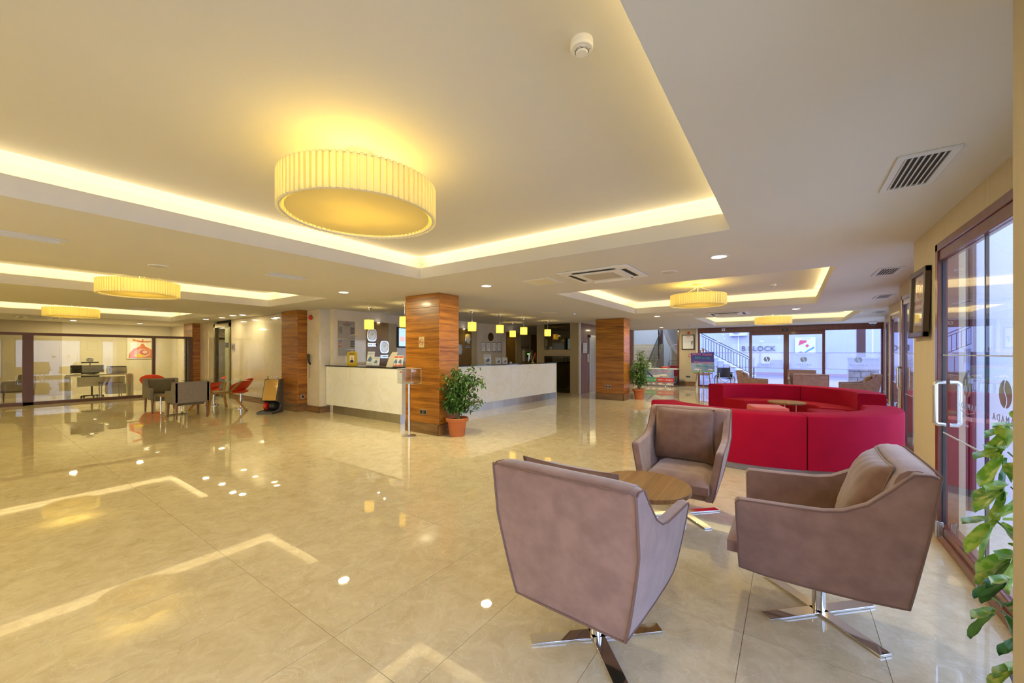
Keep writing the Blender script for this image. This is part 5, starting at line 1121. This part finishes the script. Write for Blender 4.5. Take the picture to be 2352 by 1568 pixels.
for x in (-.33, .18): ob('car_picture', B().prism([(x, .07), (x+.26, .07), (x+.26, .11), (x+.19, .12), (x+.15, .15), (x+.04, .15), (x, .11)], .146, .149, lean @ Matrix.Rotation(PI/2, 4, 'X')), M_wh, p); ob('wheel_picture', B().bx(x+.04, x+.08, -.151, -.147, .06, .09, lean).bx(x+.18, x+.22, -.151, -.147, .06, .09, lean), M_ink, p)
# ================================================================== wheelchair
t = emp('wheelchair', (-2.12, 17.7, 0), 'folded-open wheelchair with dark blue seat between the easel and sofa', 'wheelchair', .35)
M_nv = mat('navy_vinyl', (.035, .04, .09), .35)
for s in (-1, 1):
    w1 = ob('wheel', B().tube([(s*.30, .08+.29*math.cos(2*PI*i/36), .30+.29*math.sin(2*PI*i/36)) for i in range(36)], .014, 6, closed=True), M_black, t)
    b = B().tube([(s*.34, .08+.26*math.cos(2*PI*i/36), .30+.26*math.sin(2*PI*i/36)) for i in range(36)], .007, 6, closed=True); ob('hand_rim', b, M_chrome, w1)
    b = B()
    for k in range(10): b.tube([(s*.30, .08, .30), (s*.30, .08+.28*math.cos(k*PI/5), .30+.28*math.sin(k*PI/5))], .003, 4)
    ob('spoke', b, M_chrome, w1)
    ob('castor', B().tube([(s*.24, -.34+.09*math.cos(2*PI*i/20), .105+.09*math.sin(2*PI*i/20)) for i in range(20)], .014, 6, closed=True).tube([(s*.24, -.34, .105), (s*.24, -.30, .25)], .01, 6), M_black, t)
    ob('frame', B().tube([(s*.24, .22, .95), (s*.24, .20, .50), (s*.24, .20, .12)], .012, 8).tube([(s*.24, .20, .5), (s*.24, -.30, .5), (s*.24, -.34, .25)], .012, 8).tube([(s*.24, .2, .70), (s*.24, -.15, .70), (s*.24, -.2, .5)], .012, 8).tube([(s*.24, -.3, .5), (s*.22, -.42, .12)], .012, 8), M_white2, t, smooth=60)
    ob('armrest', B().bx(s*.24-.03, s*.24+.03, -.15, .18, .70, .73), M_black, t, bev=.01); ob('footrest', B().bx(s*.12-.08, s*.12+.08, -.50, -.38, .10, .115), M_black, t); ob('grip', B().tube([(s*.24, .22, .95), (s*.24, .32, .93)], .018, 8), M_black, t)
    ob('side_panel', B().bx(s*.235-.003, s*.235+.003, -.1, .18, .52, .68), M_nv, t)
ob('back_sling', B().grid(lambda u, v: (-.235+.47*u, .20-.0+.05*math.sin(PI*u), .50+.40*v), 10, 4), M_nv, t, smooth=60); ob('seat_sling', B().grid(lambda u, v: (-.235+.47*u, -.30+.5*v, .505-.04*math.sin(PI*u)), 10, 4), M_nv, t, smooth=60)
ob('cross_brace', B().tube([(-.22, .0, .12), (.22, .0, .48)], .01, 6).tube([(.22, .02, .12), (-.22, .02, .48)], .01, 6), M_chrome, t)
# ================================================================== stairwell beyond the far left opening
M_step = mat('stair_marble', (.62, .52, .34), .35, n=.1, ns=3)
sw = emp('indoor_staircase', (-6.45, 19.45, 0), 'marble staircase rising behind the pillar with black railing', 'staircase')
n = 12
for i in range(n):
    st = ob('step', B().bx(-1.2, .82, .24*i, .24*(i+1)+.02, 0, .165*(i+1)-.03), M_step, sw); ob('tread', B().bx(-1.2, .84, .24*i-.02, .24*(i+1), .165*(i+1)-.03, .165*(i+1)), mat('tread_marble', (.70, .63, .48), .3), st)
rl = [(.80, -.05, .95)]+[(.80, .24*i, .165*i+1.05) for i in range(1, n+1)]
ra = ob('railing', B().tube(rl, .028, 8).tube([(p[0], p[1], p[2]-.12) for p in rl], .014, 6), M_black, sw)
for i in range(n): ob('baluster', B().tube([(.80, .24*i+.05, .165*(i+1)), (.80, .24*i+.05, .165*i+.98)], .009, 5).tube([(.80, .24*i+.17, .165*(i+1)), (.80, .24*i+.17, .165*i+1.03)], .009, 5), M_black, ra)
ob('newel', B().tube([(.80, -.05, 0), (.80, -.05, 1.02)], .025, 8), M_black, ra)
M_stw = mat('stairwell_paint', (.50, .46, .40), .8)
struct('wall_stairwell_left', B().bx(-8.2, -8.0, 19.4, 25, 0, 6), M_white)
struct('wall_stairwell_back', B().bx(-8.2, -4.1, 24.0, 24.2, 0, 6), mat('stairwell_blue_white', (.62, .68, .74), .8))
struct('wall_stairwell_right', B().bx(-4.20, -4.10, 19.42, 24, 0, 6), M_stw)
struct('ceiling_stairwell', B().bx(-8.2, -4.1, 19.4, 24.2, 4.6, 4.7), M_white)
struct('window_stairwell_post', B().bx(-6.02, -5.88, 23.0, 23.1, 0, 4.5), M_mahog)
# curved soffit of the upper flight
def sof(u, v):
    x = -5.45+1.24*u; y = 20.4+1.8*v; return (x, y, 1.15+1.75*(1-u)**1.6*1.0+.35*v+(.9*(1-u)**5))
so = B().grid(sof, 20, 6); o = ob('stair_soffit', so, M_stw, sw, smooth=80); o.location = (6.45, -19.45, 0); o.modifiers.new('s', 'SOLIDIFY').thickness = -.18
ob('upper_railing', B().tube([(-5.62, 21.3, 1.9), (-5.42, 20.5, 3.1)], .03, 6).tube([(-5.62, 21.3, 1.2), (-5.42, 20.5, 2.4)], .02, 6), M_black, sw).location = (6.45, -19.45, 0)
struct('wall_under_stair', B().bx(-5.2, -4.2, 22.2, 22.3, 0, 2.2), M_wall)
struct('ceiling_fill_disc', B().lathe([(.3, 4.56), (.3, 4.6)], 32, (-6, 22, 0)), MATS['fill_disc_opal'])  # disc added, out of view, to go with the stairwell fill
L('AREA', 'stairwell_fill_light', (-6.0, 22, 4.5), 28, (.85, .92, 1), shape='SQUARE', size=1.5)  # unseen light added to brighten the stairwell
t = emp('luggage_cart', (-4.72, 20.6, 0), 'small luggage cart with red carpet back parked under the stairs', 'cart')
ob('carpet', B().bx(-.20, .20, -.01, .02, .35, .86), mat('cart_red', (.45, .01, .02), .8), t); ob('frame', B().tube([(-.24, 0, .1), (-.24, 0, 1.05), (-.20, 0, 1.1), (.20, 0, 1.1), (.24, 0, 1.05), (.24, 0, .1)], .015, 6).tube([(-.24, 0, .95), (.24, 0, .95)], .01, 6), M_bfr, t); ob('platform', B().bx(-.26, .26, -.3, .3, .1, .14), MATS['cart_red'], t)
for x in (-.2, .2): ob('wheel', B().lathe([(.05, -.015), (.05, .015)], 14), M_black, t, loc=(x, -.2, .05), rot=(0, PI/2, 0)); ob('wheel', B().lathe([(.05, -.015), (.05, .015)], 14), M_black, t, loc=(x, .2, .05), rot=(0, PI/2, 0))
t = emp('birdcage_trolley', (-4.62, 19.9, 0), 'tall chrome arched luggage trolley behind the wall edge', 'trolley')
ob('arch', B().tube([(-.12, 0, .2), (-.12, 0, 1.5), (-.08, 0, 1.72), (.05, 0, 1.86), (.2, 0, 1.9), (.35, 0, 1.9)], .016, 8), M_chrome, t, smooth=60); ob('platform', B().bx(-.15, .5, -.3, .3, .14, .2), M_steel, t); ob('rail', B().tube([(-.12, 0, .7), (.4, 0, .7)], .01, 6), M_chrome, t)
for x in (-.1, .4):
    for y in (-.25, .25): ob('wheel', B().lathe([(.07, -.015), (.07, .015)], 14), M_black, t, loc=(x, y, .07), rot=(0, PI/2, 0))
# ================================================================== outside, beyond the entrance
struct('ground_court', B().bx(-14, 14, 19.4, 34, -.14, -.02), mat('court_paving', (.36, .31, .31), .6, n=.15, ns=2))
struct('wall_block', B().bx(-12, 4.6, 32.4, 32.6, -.1, 9), mat('shaded_block_render', (.56, .59, .70), .9, n=.04, ns=2))  # white wall, its bluish shade put into the base colour
struct('trim_block_plinth', B().bx(-12, 4.6, 32.34, 32.4, -.02, .16), mat('plinth_pink', (.50, .36, .34), .6))
struct('wall_block_return', B().bx(4.6, 4.8, 32.4, 40, -.1, 9), M_ext)
struct('pillar_outside_brown', B().bx(2.30, 2.58, 22.0, 22.25, -.1, 5), M_bfr)
struct('pillar_outside_white', B().bx(2.95, 3.35, 23.0, 23.4, -.1, 5), M_ext)
struct('pillar_outside_stair', B().bx(-5.20, -4.75, 25.2, 25.5, -.1, 5), M_bfr)
bt = emp('block_lettering', (-1.83, 32.36, 1.78), 'grey metal letters reading B BLOCK on the white building outside', 'lettering')
t_ = txt('B BLOCK', .50, mat('metal_letter', (.10, .08, .09), .5), bt, (0, 0, 0), R0, .03)
t = emp('air_conditioner_unit', (-3.02, 32.34, 3.1), 'white outdoor air conditioner unit high on the white building', 'air conditioner')
ob('casing', B().bx(-.55, .55, -.35, .05, -.40, .40), M_white2, t, bev=.02); ob('fan_grille', B().lathe([(.30, 0), (.30, .02)], 28), M_grey, t, loc=(-.12, -.35, 0), rot=(PI/2, 0, 0)); ob('label', B().bx(.30, .50, -.36, -.35, .05, .33), M_red, t); ob('bracket', B().bx(-.4, -.35, -.3, .062, -.5, -.40).bx(.35, .4, -.3, .05, -.5, -.4), M_steel, t); ob('pipe', B().tube([(0, 0, -.4), (0, 0, -3.0)], .05, 8), M_white2, t)
t = emp('site_map_board', (.80, 32.36, 1.96), 'white site map board with red and blue shapes on the outside wall', 'map')
ob('board', B().bx(-.55, .55, -.04, 0, -.55, .55), M_paper, t, bev=.01); mb = mat('map_red', (.75, .10, .15), .5)
q = Matrix.Rotation(PI/2, 4, 'X')
ob('map_shape', B().prism([(-.35, .02), (-.28, .38), (.1, .36), (.05, .22)], .04, .05, q), mb, t); ob('map_shape', B().prism([(.0, -.02), (.10, .12), (.22, .02), (.12, -.1)], .04, .05, q), mb, t); ob('map_shape', B().prism([(-.05, -.5), (.0, -.38), (.45, -.05), (.5, -.15)], .04, .05, q), mat('map_blue', (.15, .35, .65), .5), t)
ob('map_shape', B().prism([(-.35, -.45), (-.25, -.35), (-.1, -.42), (-.2, -.5)], .04, .05, q), mat('map_violet', (.45, .35, .65), .5), t); ob('text_line', B().bx(-.2, .3, -.045, -.04, .44, .47), M_grey, t)
# outdoor stairs going up to the left
os_ = emp('outdoor_staircase', (-1.75, 26.4, 0), 'white outdoor stairs with black railing climbing left behind the entrance glass', 'staircase')
n = 15
for i in range(n): st = ob('step', B().bx(-.30*(i+1), -.30*i+.02, 0, 1.6, -.1 if i < 9 else .17*i-.5, .17*(i+1)-.04), M_ext, os_); ob('tread', B().bx(-.30*(i+1), -.30*i+.05, -.03, 1.6, .17*(i+1)-.04, .17*(i+1)), M_white2, st)
rl = [(.05, -.02, .98), (.0, -.02, 1.10)]+[(-.30*i, -.02, .17*i+1.15) for i in range(1, n+1)]
ra = ob('railing', B().tube(rl, .022, 8).tube([(p[0], p[1], p[2]-.13) for p in rl], .018, 6).tube([(p[0], p[1], p[2]-.88) for p in rl[1:]], .018, 6), M_black, os_)
for i in range(2*n):
    x = -.15*i-.05; z = .17*(-x/.30); ob('baluster', B().tube([(x, -.02, z+.25), (x, -.02, z+1.0)], .016, 5), M_black, ra)
ob('newel', B().tube([(.05, -.02, -.02), (.05, -.02, 1.16)], .035, 8).lathe([(.001, 0), (.04, .03), (.001, .08)], 10, (.05, -.02, 1.16)), M_black, ra)
# stone pier
sp = emp('stone_pier', (2.40, 21.2, -.02), 'low pier of split grey stone blocks outside the right entrance pane', 'pier')
ob('core', B().bx(-.46, .46, -.18, .2, 0, 1.28), mat('mortar', (.35, .34, .32), .9), sp)
rs = random.Random(4); cols = [(.42, .42, .40), (.30, .33, .37), (.48, .42, .34), (.36, .36, .38)]
ms = [mat('stone_%d' % i, c, .8, n=.3, ns=6, bump=.4, bs=25) for i, c in enumerate(cols)]
z = 0.02
for r_ in range(5):
    h = .245; x = -.47
    while x < .46:
        w_ = rs.uniform(.24, .42); x1 = min(x+w_, .47)
        if .47-x1 < .1: x1 = .47
        ob('stone', B().bx(x+.006, x1-.006, -.22-rs.uniform(0, .02), -.17, z+.005, z+h-.005), rs.choice(ms), sp, bev=.008, seg=1); x = x1
    z += h+.003
ob('cap', B().bx(-.50, .52, -.26, .24, 1.28, 1.34), mat('cap_stone', (.45, .47, .50), .6), sp, bev=.006)
# green hill and shrubs outside at the right
hb = B()
def hill(u, v): a = -10+60*u; return (4+a, 60+25*v+2*math.sin(3*u*7), -1+16*v+2*math.sin(9*u)+1.2*math.sin(21*u+5*v))
struct('hill_outside', hb.grid(hill, 40, 12), mat('hill_green', (.10, .20, .07), .9, n=.7, ns=1.2, c2=(.30, .36, .18), detail=8), smooth=60)
t = emp('palm_shrub', (3.3, 21.9, -.05), 'spiky green palm shrub outside behind the stone pier', 'shrub')
for k in range(16):
    a = k*2*PI/16; b = B().grid(lambda u, v: (math.cos(a)*(.05+.6*u*(1-.3*u)), math.sin(a)*(.05+.6*u*(1-.3*u))+(v-.5)*.05*math.sin(PI*u+.1), .3+1.1*u-.55*u*u), 6, 1); ob('leaf', b, M_sch[1], t)
ob('trunk', B().lathe([(.08, 0), (.06, .35)], 12), M_bark, t)
